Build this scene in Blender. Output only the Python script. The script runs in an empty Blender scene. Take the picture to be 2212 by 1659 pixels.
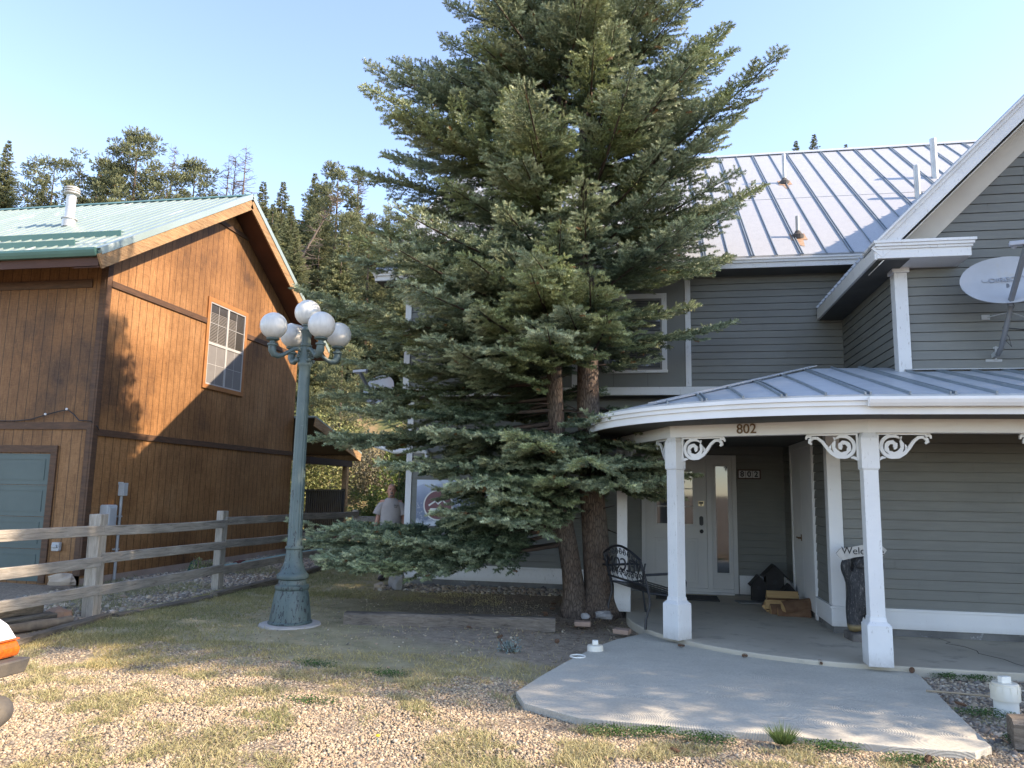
import bpy, math, random
import numpy as np
from mathutils import Vector, Matrix
R = math.radians
random.seed(7); rng = np.random.default_rng(11)
scene = bpy.context.scene
COL = scene.collection
# ------------------------------------------------------------------ camera
cam_d = bpy.data.cameras.new('camera'); cam = bpy.data.objects.new('camera', cam_d); COL.objects.link(cam)
pitch, yaw, roll = R(8.12), R(10.6), R(1.05)
fwd = Vector((-math.sin(yaw)*math.cos(pitch), math.cos(yaw)*math.cos(pitch), math.sin(pitch)))
r0 = Vector((math.cos(yaw), math.sin(yaw), 0)); u0 = r0.cross(fwd)
rt = r0*math.cos(roll) + u0*math.sin(roll); up = u0*math.cos(roll) - r0*math.sin(roll)
cam.matrix_world = Matrix(((rt.x, up.x, -fwd.x, 0), (rt.y, up.y, -fwd.y, 0), (rt.z, up.z, -fwd.z, 1.65), (0, 0, 0, 1)))
cam_d.sensor_width = 36; cam_d.lens = 36*1620/2212; cam_d.clip_start = .05; cam_d.clip_end = 3000
scene.camera = cam
# ------------------------------------------------------------------ world + sun
SUN_EL, SUN_AZ = 36.0, 94.2          # azimuth from +Y towards +X
world = bpy.data.worlds.new('World'); scene.world = world; world.use_nodes = True
nt = world.node_tree; nt.nodes.clear()
wo = nt.nodes.new('ShaderNodeOutputWorld'); bg = nt.nodes.new('ShaderNodeBackground'); sky = nt.nodes.new('ShaderNodeTexSky')
sky.sky_type = 'NISHITA'; sky.sun_disc = False; sky.sun_elevation = R(SUN_EL); sky.sun_rotation = R(SUN_AZ)
sky.altitude = 2300; sky.air_density = 1.0; sky.dust_density = 1.3; sky.ozone_density = 1.5
bg.inputs[1].default_value = .138
nt.links.new(sky.outputs[0], bg.inputs[0]); nt.links.new(bg.outputs[0], wo.inputs[0])
sl = bpy.data.lights.new('sun', 'SUN'); sl.energy = 2.4; sl.angle = R(.5); sl.color = (1, .90, .76)
sun = bpy.data.objects.new('sun', sl); COL.objects.link(sun)
sd = Vector((math.sin(R(SUN_AZ))*math.cos(R(SUN_EL)), math.cos(R(SUN_AZ))*math.cos(R(SUN_EL)), math.sin(R(SUN_EL))))
sun.rotation_euler = sd.to_track_quat('Z', 'Y').to_euler(); sun.location = sd*60
scene.view_settings.view_transform = 'Standard'; scene.view_settings.look = 'None'
scene.view_settings.exposure = 2.1; scene.view_settings.gamma = 1
scene.view_settings.use_white_balance = True; scene.view_settings.white_balance_temperature = 7300; scene.view_settings.white_balance_tint = 16
scene.render.engine = 'CYCLES'; scene.cycles.max_bounces = 6; scene.cycles.diffuse_bounces = 2
scene.cycles.glossy_bounces = 3; scene.cycles.transmission_bounces = 4; scene.cycles.caustics_reflective = False; scene.cycles.caustics_refractive = False
# ------------------------------------------------------------------ helpers
class MB:
    def __init__(s): s.v = []; s.f = []
    def add(s, vs, fs):
        b = len(s.v); s.v += [tuple(map(float, q)) for q in vs]; s.f += [tuple(b+i for i in f) for f in fs]; return s
    def box(s, x0, x1, y0, y1, z0, z1):
        return s.add([(x0,y0,z0),(x1,y0,z0),(x1,y1,z0),(x0,y1,z0),(x0,y0,z1),(x1,y0,z1),(x1,y1,z1),(x0,y1,z1)],
                     [(0,3,2,1),(4,5,6,7),(0,1,5,4),(1,2,6,5),(2,3,7,6),(3,0,4,7)])
    def rbox(s, c, size, rz=0, rx=0, ry=0):
        M = Matrix.Rotation(rz,3,'Z') @ Matrix.Rotation(ry,3,'Y') @ Matrix.Rotation(rx,3,'X')
        h = [q/2 for q in size]; c = Vector(c)
        vs = [c + M @ Vector((sx*h[0], sy*h[1], sz*h[2])) for sx,sy,sz in ((-1,-1,-1),(1,-1,-1),(1,1,-1),(-1,1,-1),(-1,-1,1),(1,-1,1),(1,1,1),(-1,1,1))]
        return s.add(vs, [(0,3,2,1),(4,5,6,7),(0,1,5,4),(1,2,6,5),(2,3,7,6),(3,0,4,7)])
    def beam(s, p, q, w, h, upv=(0,0,1)):
        p, q, upv = Vector(p), Vector(q), Vector(upv); d = (q-p).normalized(); a = d.cross(upv).normalized(); b = a.cross(d)
        vs = []
        for e in (p, q):
            for sa, sb in ((-1,-1),(1,-1),(1,1),(-1,1)): vs.append(e + a*sa*w/2 + b*sb*h/2)
        return s.add(vs, [(0,1,2,3),(7,6,5,4),(0,4,5,1),(1,5,6,2),(2,6,7,3),(3,7,4,0)])
    def tube(s, pts, rad, n=8, cap=True):
        pts = [Vector(p) for p in pts]; k = len(pts)
        if not hasattr(rad, '__len__'): rad = [rad]*k
        vs = []; pu = None
        for i, p in enumerate(pts):
            d = (pts[min(i+1,k-1)] - pts[max(i-1,0)]).normalized()
            if pu is None: pu = Vector((0,0,1)) if abs(d.z) < .9 else Vector((1,0,0))
            a = d.cross(pu).normalized(); b = a.cross(d); pu = b if False else pu
            for j in range(n):
                t = 2*math.pi*j/n; vs.append(p + (a*math.cos(t) + b*math.sin(t))*rad[i])
        fs = [(i*n+j, i*n+(j+1)%n, (i+1)*n+(j+1)%n, (i+1)*n+j) for i in range(k-1) for j in range(n)]
        if cap: fs += [tuple(range(n-1,-1,-1)), tuple(range((k-1)*n, k*n))]
        return s.add(vs, fs)
    def lathe(s, c, prof, n=24, flute=0, fl0=0, fl1=0):
        vs = []; k = len(prof)
        for r, z in prof:
            for j in range(n):
                t = 2*math.pi*j/n; rr = r*(1 - (flute*(j%2) if fl0 <= z <= fl1 else 0)); vs.append((c[0]+rr*math.cos(t), c[1]+rr*math.sin(t), c[2]+z))
        fs = [(i*n+j, i*n+(j+1)%n, (i+1)*n+(j+1)%n, (i+1)*n+j) for i in range(k-1) for j in range(n)]
        fs += [tuple(range(n-1,-1,-1)), tuple(range((k-1)*n, k*n))]
        return s.add(vs, fs)
    def prism(s, poly, o, U, V, N, t):
        """polygon (u,v) in plane o+uU+vV extruded by t along N"""
        o, U, V, N = Vector(o), Vector(U), Vector(V), Vector(N); k = len(poly)
        vs = [o+U*u+V*v for u, v in poly] + [o+U*u+V*v+N*t for u, v in poly]
        return s.add(vs, [tuple(range(k)), tuple(range(2*k-1,k-1,-1))] + [(i, k+i, k+(i+1)%k, (i+1)%k) for i in range(k)])
    def ribbon(s, pts, wid, o, U, V, N, t):
        """stroke with varying width, extruded"""
        o, U, V, N = Vector(o), Vector(U), Vector(V), Vector(N); k = len(pts)
        if not hasattr(wid, '__len__'): wid = [wid]*k
        L = []; Rr = []
        for i in range(k):
            a = np.array(pts[max(i-1,0)]); b = np.array(pts[min(i+1,k-1)]); d = b-a; d = d/max(np.linalg.norm(d),1e-9); n = np.array((-d[1], d[0]))*wid[i]/2
            L.append(np.array(pts[i])+n); Rr.append(np.array(pts[i])-n)
        vs = []
        for off in (0, t):
            for q in L+Rr: vs.append(o+U*float(q[0])+V*float(q[1])+N*off)
        fs = []
        for i in range(k-1):
            fs += [(i,i+1,k+i+1,k+i), (2*k+i,3*k+i,3*k+i+1,2*k+i+1), (i,2*k+i,2*k+i+1,i+1), (k+i,k+i+1,3*k+i+1,3*k+i)]
        fs += [(0,k,3*k,2*k),(k-1,3*k-1,4*k-1,2*k-1)]
        return s.add(vs, fs)
    def ball(s, c, r, n=16, m=10, sc=(1,1,1)):
        vs = [(c[0], c[1], c[2]-r*sc[2])]
        for i in range(1, m):
            p = math.pi*i/m
            for j in range(n):
                t = 2*math.pi*j/n; vs.append((c[0]+r*sc[0]*math.sin(p)*math.cos(t), c[1]+r*sc[1]*math.sin(p)*math.sin(t), c[2]-r*sc[2]*math.cos(p)))
        vs.append((c[0], c[1], c[2]+r*sc[2])); fs = []
        for j in range(n): fs.append((0, 1+(j+1)%n, 1+j)); fs.append((len(vs)-1, 1+(m-2)*n+j, 1+(m-2)*n+(j+1)%n))
        for i in range(m-2):
            for j in range(n): fs.append((1+i*n+j, 1+i*n+(j+1)%n, 1+(i+1)*n+(j+1)%n, 1+(i+1)*n+j))
        return s.add(vs, fs)
def link(name, me, mat, parent=None, smooth=False, bevel=0, fix=False):
    o = bpy.data.objects.new(name, me); COL.objects.link(o)
    for m in (mat if isinstance(mat, (list, tuple)) else [mat]): me.materials.append(m)
    if smooth: me.polygons.foreach_set('use_smooth', [True]*len(me.polygons))
    if smooth == 'auto':
        try: me.set_sharp_from_angle(angle=R(40))
        except Exception: pass
    if parent is not None:
        o.parent = parent
        if not LOCAL[0]:
            w = Matrix.Identity(4); q = parent
            chain = []
            while q is not None: chain.append(q); q = q.parent
            for q in reversed(chain): w = w @ q.matrix_parent_inverse @ q.matrix_basis
            o.matrix_parent_inverse = w.inverted()
    if bevel:
        b = o.modifiers.new('edges', 'BEVEL'); b.width = bevel; b.segments = 2; b.limit_method = 'ANGLE'; b.angle_limit = R(50)
    return o
LOCAL = [False]
def build(name, mb, mat, parent=None, smooth=False, bevel=0, fix=True):
    me = bpy.data.meshes.new(name); me.from_pydata(mb.v, [], mb.f)
    if fix:
        import bmesh
        bm = bmesh.new(); bm.from_mesh(me); bmesh.ops.recalc_face_normals(bm, faces=bm.faces); bm.to_mesh(me); bm.free()
    me.update()
    return link(name, me, mat, parent, smooth, bevel)
def tag(o, label=None, cat=None, group=None, kind=None):
    if label: o['label'] = label
    if cat: o['category'] = cat
    if group: o['group'] = group
    if kind: o['kind'] = kind
    return o
def thing(name, label, cat, loc=(0,0,0), rz=0, group=None):
    o = bpy.data.objects.new(name, None); COL.objects.link(o); o.location = loc; o.rotation_euler = (0,0,rz); o.empty_display_size = .2
    return tag(o, label, cat, group)
def dup(root, loc, rz=None, label=None, group=None, sc=None):
    r = root.copy(); COL.objects.link(r); r.location = loc
    if rz is not None: r.rotation_euler = (0,0,rz)
    if sc: r.scale = sc if hasattr(sc,'__len__') else (sc,)*3
    if label: r['label'] = label
    if group: r['group'] = group
    for ch in list(root.children):
        c = ch.copy(); COL.objects.link(c); c.parent = r; c.matrix_parent_inverse = ch.matrix_parent_inverse.copy()
        for g in list(ch.children):
            d = g.copy(); COL.objects.link(d); d.parent = c; d.matrix_parent_inverse = g.matrix_parent_inverse.copy()
    return r
def text(name, body, mat, parent, loc, rot, size, ext=.003, align='CENTER', offset=0, sx=1, shear=0, resolution=4):
    cu = bpy.data.curves.new(name, 'FONT'); cu.body = body; cu.size = size; cu.extrude = ext; cu.align_x = align; cu.align_y = 'CENTER'; cu.offset = offset; cu.shear = shear; cu.resolution_u = resolution
    t = bpy.data.objects.new('tmp', cu); COL.objects.link(t); bpy.context.view_layer.update()
    dg = bpy.context.evaluated_depsgraph_get(); me = bpy.data.meshes.new_from_object(t.evaluated_get(dg)); bpy.data.objects.remove(t)
    M = Matrix.Translation(loc) @ rot.to_4x4() @ Matrix.Diagonal((sx,1,1,1)); me.transform(M); me.materials.clear()
    return link(name, me, mat, parent)
ROT_F = Matrix(((1,0,0),(0,0,-1),(0,1,0)))       # text facing -Y
# value noise (numpy)
_h = rng.random((64,64))
def vn(x, y, sc=1.0, seed=0):
    x = np.asarray(x)*sc+seed*7.3; y = np.asarray(y)*sc+seed*3.1
    xi = np.floor(x).astype(int); yi = np.floor(y).astype(int); fx = x-xi; fy = y-yi; fx = fx*fx*(3-2*fx); fy = fy*fy*(3-2*fy)
    g = lambda a, b: _h[a % 64, b % 64]
    return (g(xi,yi)*(1-fx)+g(xi+1,yi)*fx)*(1-fy)+(g(xi,yi+1)*(1-fx)+g(xi+1,yi+1)*fx)*fy
def np_mesh(name, V, F, mat, parent=None, col=None, smooth=False, vn_=3):
    """V (n,3), F (m,k) arrays; col per-vertex rgb"""
    me = bpy.data.meshes.new(name); n = len(V); m, k = F.shape
    me.vertices.add(n); me.vertices.foreach_set('co', np.ascontiguousarray(V, np.float32).ravel())
    me.loops.add(m*k); me.loops.foreach_set('vertex_index', np.ascontiguousarray(F, np.int32).ravel())
    me.polygons.add(m); me.polygons.foreach_set('loop_start', np.arange(0, m*k, k, dtype=np.int32))
    me.polygons.foreach_set('loop_total', np.full(m, k, np.int32))
    if smooth: me.polygons.foreach_set('use_smooth', np.ones(m, bool))
    me.update(calc_edges=True)
    if col is not None:
        a = me.color_attributes.new('tint', 'FLOAT_COLOR', 'POINT'); c = np.ones((n,4), np.float32); c[:,:3] = col; a.data.foreach_set('color', c.ravel())
    return link(name, me, mat, parent)
# ------------------------------------------------------------------ materials
MATS = {}
def newmat(name):
    m = bpy.data.materials.new(name); m.use_nodes = True; n = m.node_tree; n.nodes.clear()
    out = n.nodes.new('ShaderNodeOutputMaterial'); p = n.nodes.new('ShaderNodeBsdfPrincipled'); n.links.new(p.outputs[0], out.inputs[0]); MATS[name] = m
    return m, n, p
def N(n, t, **kw):
    x = n.nodes.new(t)
    for k, v in kw.items():
        if k.startswith('_'): setattr(x, k[1:], v)
        else: x.inputs[k].default_value = v
    return x
def ramp(n, fac, stops):
    r = n.nodes.new('ShaderNodeValToRGB'); e = r.color_ramp.elements
    e[0].position = stops[0][0]; e[0].color = (*stops[0][1], 1); e[1].position = stops[-1][0]; e[1].color = (*stops[-1][1], 1)
    for p, c in stops[1:-1]:
        q = e.new(p); q.color = (*c, 1)
    n.links.new(fac, r.inputs[0]); return r.outputs[0]
def mixc(n, fac, a, b, mode='MIX'):
    x = n.nodes.new('ShaderNodeMix'); x.data_type = 'RGBA'; x.blend_type = mode
    for s_, v in ((0, fac), (6, a), (7, b)):
        if hasattr(v, 'links') or isinstance(v, bpy.types.NodeSocket): n.links.new(v, x.inputs[s_])
        elif s_ == 0: x.inputs[0].default_value = v
        else: x.inputs[s_].default_value = (*v, 1)
    return x.outputs[2]
def mth(n, op, a, b=0.0, c=None):
    x = n.nodes.new('ShaderNodeMath'); x.operation = op
    for i, v in enumerate((a, b) if c is None else (a, b, c)):
        if isinstance(v, bpy.types.NodeSocket): n.links.new(v, x.inputs[i])
        else: x.inputs[i].default_value = v
    return x.outputs[0]
def coords(n, stretch=(1,1,1), rot=(0,0,0)):
    tc = n.nodes.new('ShaderNodeTexCoord'); mp = n.nodes.new('ShaderNodeMapping'); mp.inputs['Scale'].default_value = stretch; mp.inputs['Rotation'].default_value = rot
    n.links.new(tc.outputs['Object'], mp.inputs[0]); return mp.outputs[0]
def noise(n, vec, scale, detail=4, rough=.55, dist=0):
    x = N(n, 'ShaderNodeTexNoise', Scale=scale, Detail=detail, Roughness=rough, Distortion=dist); n.links.new(vec, x.inputs['Vector']); return x.outputs[0]
def bump(n, p, h, strength=.3, dist=.01):
    b = N(n, 'ShaderNodeBump', Strength=strength, Distance=dist); n.links.new(h, b.inputs['Height']); n.links.new(b.outputs[0], p.inputs['Normal'])
def pm(name, c1, c2=None, scale=6, rough=.7, bmp=.15, bscale=None, stretch=(1,1,1), metal=0, c3=None, s3=20, t3=(.6,.7), spec=.4, coat=0):
    m, n, p = newmat(name); v = coords(n, stretch); c2 = c2 or tuple(q*.75 for q in c1)
    f = noise(n, v, scale); col = ramp(n, f, [(.32, c1), (.68, c2)])
    if c3:
        g = noise(n, v, s3, 6, .65); k = ramp(n, g, [(t3[0], (0,0,0)), (t3[1], (1,1,1))]); col = mixc(n, k, col, c3)
    n.links.new(col, p.inputs['Base Color']); p.inputs['Roughness'].default_value = rough; p.inputs['Metallic'].default_value = metal
    p.inputs['Specular IOR Level'].default_value = spec
    if coat: p.inputs['Coat Weight'].default_value = coat
    if bmp: bump(n, p, noise(n, v, bscale or scale*4, 5), bmp, .01)
    return m
def attr_mat(name, rough=.75, spec=.25, mul=1.0, trans=0):
    m, n, p = newmat(name); a = n.nodes.new('ShaderNodeAttribute'); a.attribute_name = 'tint'
    n.links.new(a.outputs['Color'], p.inputs['Base Color']); p.inputs['Roughness'].default_value = rough; p.inputs['Specular IOR Level'].default_value = spec
    if trans:
        t = n.nodes.new('ShaderNodeBsdfTranslucent'); n.links.new(a.outputs['Color'], t.inputs[0]); mx = n.nodes.new('ShaderNodeMixShader'); mx.inputs[0].default_value = trans
        out = [q for q in n.nodes if q.type == 'OUTPUT_MATERIAL'][0]
        n.links.new(p.outputs[0], mx.inputs[1]); n.links.new(t.outputs[0], mx.inputs[2]); n.links.new(mx.outputs[0], out.inputs[0])
    return m
def siding_mat(name, c):
    m, n, p = newmat(name); v = coords(n)
    col = ramp(n, noise(n, v, 1.3, 5), [(.3, tuple(q*.9 for q in c)), (.7, tuple(q*1.08 for q in c))])
    v2 = coords(n, (1,1,14)); k = ramp(n, noise(n, v2, 3, 6, .7), [(.35,(.9,.9,.9)),(.7,(1.05,1.05,1.04))]); col = mixc(n, 1, col, k, 'MULTIPLY')
    n.links.new(col, p.inputs['Base Color']); p.inputs['Roughness'].default_value = .55; p.inputs['Specular IOR Level'].default_value = .35
    bump(n, p, noise(n, coords(n, (3,3,60)), 4, 5), .12, .004); return m
SID = siding_mat('siding_paint', (.185,.188,.168))
PANEL = pm('panel_paint', (.185,.188,.168), (.17,.173,.155), 2, .6, .06)
def white_paint(name, base=(.74,.74,.72), chip=.0):
    m, n, p = newmat(name); v = coords(n); col = ramp(n, noise(n, v, 2.5, 5), [(.3, base), (.7, tuple(q*.91 for q in base))])
    v2 = coords(n, (9,9,2)); k = ramp(n, noise(n, v2, 5, 8, .75), [(.66-chip,(0,0,0)),(.70-chip,(1,1,1))]); k2 = mth(n, 'MULTIPLY', k, .55)
    col = mixc(n, k2, col, (.30,.27,.23)); tc = n.nodes.new('ShaderNodeTexCoord'); sp = n.nodes.new('ShaderNodeSeparateXYZ'); n.links.new(tc.outputs['Object'], sp.inputs[0])
    dirt = mth(n, 'MULTIPLY', mth(n, 'MAXIMUM', mth(n, 'SUBTRACT', .20, sp.outputs[2]), 0.0), mth(n, 'MULTIPLY', noise(n, coords(n, (4,4,4)), 6, 6, .7), 5.5)); col = mixc(n, mth(n, 'MINIMUM', dirt, .6), col, (.27,.23,.18)); n.links.new(col, p.inputs['Base Color']); p.inputs['Roughness'].default_value = .5
    bump(n, p, noise(n, coords(n, (6,6,6)), 8, 6), .16, .004); return m
WHITE = white_paint('white_paint'); WORN = white_paint('worn_white_paint', (.70,.70,.68), .065)
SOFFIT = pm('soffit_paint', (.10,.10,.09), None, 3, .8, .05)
CREAM = pm('cream_paint', (.62,.58,.50), (.56,.52,.45), 3, .6, .06)
DOORW = pm('door_paint', (.54,.53,.50), (.50,.49,.465), 3, .45, .04)
def cedar(name, ax, dark=1.0):
    """vertical-groove plywood siding, weathered stain; ax = which object axis runs along the wall"""
    m, n, p = newmat(name); tc = n.nodes.new('ShaderNodeTexCoord'); sp = n.nodes.new('ShaderNodeSeparateXYZ'); n.links.new(tc.outputs['Object'], sp.inputs[0])
    u = sp.outputs[ax]; fr = mth(n, 'FRACT', mth(n, 'DIVIDE', mth(n, 'ADD', u, 40.0), .2032))
    line = mth(n, 'LESS_THAN', mth(n, 'ABSOLUTE', mth(n, 'SUBTRACT', fr, .5)), .038)
    board = mth(n, 'FLOOR', mth(n, 'DIVIDE', mth(n, 'ADD', u, 40.0), 1.2192)); wn = n.nodes.new('ShaderNodeTexWhiteNoise'); wn.noise_dimensions = '1D'; n.links.new(board, wn.inputs['W'])
    b2 = mth(n, 'FLOOR', mth(n, 'DIVIDE', mth(n, 'ADD', u, 40.1016), .2032)); wn2 = n.nodes.new('ShaderNodeTexWhiteNoise'); wn2.noise_dimensions = '1D'; n.links.new(b2, wn2.inputs['W'])
    v = coords(n); vg = coords(n, (5,5,.8) ); 
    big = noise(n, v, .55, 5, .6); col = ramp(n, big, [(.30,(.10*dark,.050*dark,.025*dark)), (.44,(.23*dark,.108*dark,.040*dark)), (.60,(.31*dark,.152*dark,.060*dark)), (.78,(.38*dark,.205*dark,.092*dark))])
    grain = noise(n, vg, 5, 8, .7, 1.2); gk = ramp(n, grain, [(.30,(.50,.46,.42)), (.5,(.95,.95,.95)), (.72,(1.35,1.4,1.45))]); col = mixc(n, .8, col, gk, 'MULTIPLY')
    hz = noise(n, coords(n, (2.2,2.2,16)), 2.2, 8, .75, 2.0); hk = ramp(n, hz, [(.36,(.62,.58,.54)),(.5,(1,1,1)),(.66,(1.25,1.3,1.3))]); col = mixc(n, .55, col, hk, 'MULTIPLY')
    pv = mth(n, 'ADD', mth(n, 'MULTIPLY', wn.outputs[0], .30), mth(n, 'MULTIPLY', wn2.outputs[0], .08)); pv = mth(n, 'ADD', pv, .82)
    cx = n.nodes.new('ShaderNodeCombineColor'); [n.links.new(pv, cx.inputs[i]) for i in range(3)]; col = mixc(n, 1, col, cx.outputs[0], 'MULTIPLY')
    flk = ramp(n, noise(n, coords(n, (3,3,3)), 5, 10, .8, 1.5), [(.61,(0,0,0)), (.67,(1,1,1))]); flm = ramp(n, noise(n, v, .8, 3), [(.45,(0,0,0)), (.62,(.55,.55,.55))])
    col = mixc(n, mth(n, 'MULTIPLY', flk, flm), col, (.50,.33,.20))
    col = mixc(n, mth(n, 'MULTIPLY', line, .68), col, (.022,.013,.008)); n.links.new(col, p.inputs['Base Color']); p.inputs['Roughness'].default_value = .62; p.inputs['Specular IOR Level'].default_value = .3
    h = mth(n, 'SUBTRACT', mth(n, 'MULTIPLY', grain, .25), line); bump(n, p, h, .7, .012); return m
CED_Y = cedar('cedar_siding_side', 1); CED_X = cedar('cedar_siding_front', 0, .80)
TRIMB = pm('brown_trim', (.11,.055,.028), (.06,.032,.018), 4, .7, .3, stretch=(1,1,6), c3=(.19,.12,.075), s3=8, t3=(.62,.75))
def wood(name, ca, cb, cc, along=(1,1,1), scale=3, rough=.8):
    m, n, p = newmat(name); v = coords(n, along); g = noise(n, v, scale, 9, .72, .8)
    col = ramp(n, g, [(.25, cc), (.45, ca), (.7, cb)]); big = ramp(n, noise(n, coords(n), 1.7, 4), [(.3,(.75,.75,.75)), (.7,(1.15,1.12,1.08))]); col = mixc(n, 1, col, big, 'MULTIPLY')
    n.links.new(col, p.inputs['Base Color']); p.inputs['Roughness'].default_value = rough; p.inputs['Specular IOR Level'].default_value = .2; bump(n, p, g, .7, .02); return m
RAWY = wood('raw_fascia_wood', (.30,.18,.09), (.42,.28,.15), (.08,.045,.025), (9,.9,9), 3)
FENZ = wood('fence_post_wood', (.31,.28,.23), (.46,.42,.36), (.10,.085,.068), (11,11,.9), 3)
FENY = wood('fence_rail_wood', (.30,.27,.225), (.44,.40,.34), (.09,.078,.062), (11,.9,11), 3)
TIMX = wood('timber_wood_lengthwise', (.15,.125,.10), (.26,.22,.175), (.03,.024,.018), (.8,12,12), 3)
TIMY = wood('timber_wood_crosswise', (.13,.11,.085), (.25,.21,.16), (.03,.024,.018), (12,.8,12), 3)
GREEN = pm('green_roof_metal', (.285,.36,.32), (.345,.415,.375), 1.2, .32, .03, metal=.3, spec=.6, stretch=(7,.5,.5), c3=(.58,.62,.58), s3=2.5, t3=(.60,.68))
GREEND = pm('green_trim_metal', (.09,.20,.16), (.075,.17,.14), 2, .38, .02, metal=.2, spec=.5)
GALV = pm('galvanized_roof', (.405,.415,.42), (.355,.368,.375), 9, .48, .05, metal=.08, c3=(.45,.46,.465), s3=60, t3=(.45,.6), spec=.5)
GALVD = pm('dull_galvanized_roof', (.46,.49,.51), (.40,.43,.45), 7, .45, .06, metal=.1, spec=.5)
PIPEM = pm('vent_pipe_metal', (.62,.60,.55), (.48,.46,.42), 5, .4, .05, metal=.4)
PVC = pm('pvc', (.78,.77,.70), (.70,.68,.60), 5, .45, .05)
RUST = pm('rust_stain', (.38,.20,.10), (.46,.34,.24), 14, .8, .1)
CONC = pm('concrete', (.50,.445,.345), (.43,.38,.295), 1.6, .85, .25, 40, c3=(.31,.28,.23), s3=3.5, t3=(.55,.72))
FOUND = pm('foundation_concrete', (.22,.215,.20), (.12,.118,.11), 3, .9, .4, 20, c3=(.42,.42,.41), s3=6, t3=(.62,.72))
GREYP = pm('grey_plastic', (.42,.43,.42), (.36,.37,.36), 4, .5, .04)
IRON = pm('black_iron', (.016,.018,.022), (.03,.033,.038), 8, .42, .08, spec=.5)
BLACKP = pm('black_plastic', (.018,.018,.02), (.03,.03,.032), 8, .5, .05)
LAMPG = None
def lamp_paint():
    m, n, p = newmat('chipped_green_paint'); v = coords(n); base = ramp(n, noise(n, v, 3, 5), [(.3,(.066,.098,.092)), (.7,(.092,.130,.120))])
    ch = noise(n, coords(n, (9,9,2.6)), 3.4, 9, .72, .6); sp = n.nodes.new('ShaderNodeSeparateXYZ'); tc = n.nodes.new('ShaderNodeTexCoord'); n.links.new(tc.outputs['Object'], sp.inputs[0])
    low = mth(n, 'MULTIPLY', mth(n, 'SUBTRACT', 2.4, sp.outputs[2]), .04); low = mth(n, 'MAXIMUM', low, 0.0)
    k = ramp(n, mth(n, 'ADD', ch, low), [(.635,(0,0,0)), (.655,(1,1,1))]); col = mixc(n, k, base, (.018,.022,.026))
    pale = ramp(n, noise(n, coords(n, (2,2,7)), 5, 6, .7), [(.62,(0,0,0)), (.75,(.5,.5,.5))]); col = mixc(n, pale, col, (.30,.33,.30))
    n.links.new(col, p.inputs['Base Color']); p.inputs['Roughness'].default_value = .5; bump(n, p, mth(n, 'SUBTRACT', 1.0, k), .35, .003); return m
LAMPG = lamp_paint()
def globe_mat():
    m, n, p = newmat('frosted_globe'); v = coords(n); g = ramp(n, noise(n, coords(n, (14,14,2.0)), 2.2, 6, .7), [(.38,(.62,.61,.565)), (.70,(.52,.515,.48))])
    n.links.new(g, p.inputs['Base Color']); p.inputs['Roughness'].default_value = .32; p.inputs['Subsurface Weight'].default_value = .4; p.inputs['Subsurface Radius'].default_value = (.08,.08,.07); p.inputs['Coat Weight'].default_value = .15
    return m
GLOBE = globe_mat()
def glass(name, tint=(.03,.035,.04), rough=.03):
    m, n, p = newmat(name); n.links.new(ramp(n, noise(n, coords(n), 2), [(.3,tint), (.7,tuple(q*1.5 for q in tint))]), p.inputs['Base Color']); p.inputs['Roughness'].default_value = rough; p.inputs['Specular IOR Level'].default_value = .9; p.inputs['IOR'].default_value = 1.6; return m
GLASS = glass('window_glass')
BARK = None
def bark():
    m, n, p = newmat('spruce_bark'); v = coords(n, (8,8,2.0)); w = N(n, 'ShaderNodeTexVoronoi', Scale=4.6, Randomness=1.0); w.feature = 'DISTANCE_TO_EDGE'; 
    d = N(n, 'ShaderNodeTexNoise', Scale=3.0, Detail=5.0); n.links.new(v, d.inputs[0]); vv = mixc(n, .12, v, d.outputs[1], 'ADD'); n.links.new(vv, w.inputs['Vector'])
    k = ramp(n, w.outputs[0], [(0,(.045,.032,.024)), (.10,(.12,.09,.068)), (.45,(.19,.15,.115))]); red = ramp(n, noise(n, coords(n), 2.5, 5), [(.4,(1,1,1)), (.7,(1.12,.92,.80))]); col = mixc(n, .8, k, red, 'MULTIPLY')
    n.links.new(col, p.inputs['Base Color']); p.inputs['Roughness'].default_value = .9; bump(n, p, w.outputs[0], 1.0, .03); return m
BARK = bark()
NEEDLE = attr_mat('needles', .55, .35, trans=.05)
LEAF = attr_mat('leaves', .55, .3, trans=.25)
STONE = attr_mat('stones', .8, .25)
BLADE = attr_mat('grass_blades', .6, .25, trans=.25)
LIMB = pm('limb_bark', (.075,.052,.038), (.045,.032,.024), 9, .95, .3)
SNAG = pm('dead_wood', (.20,.155,.12), (.12,.09,.07), 4, .9, .1)
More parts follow.
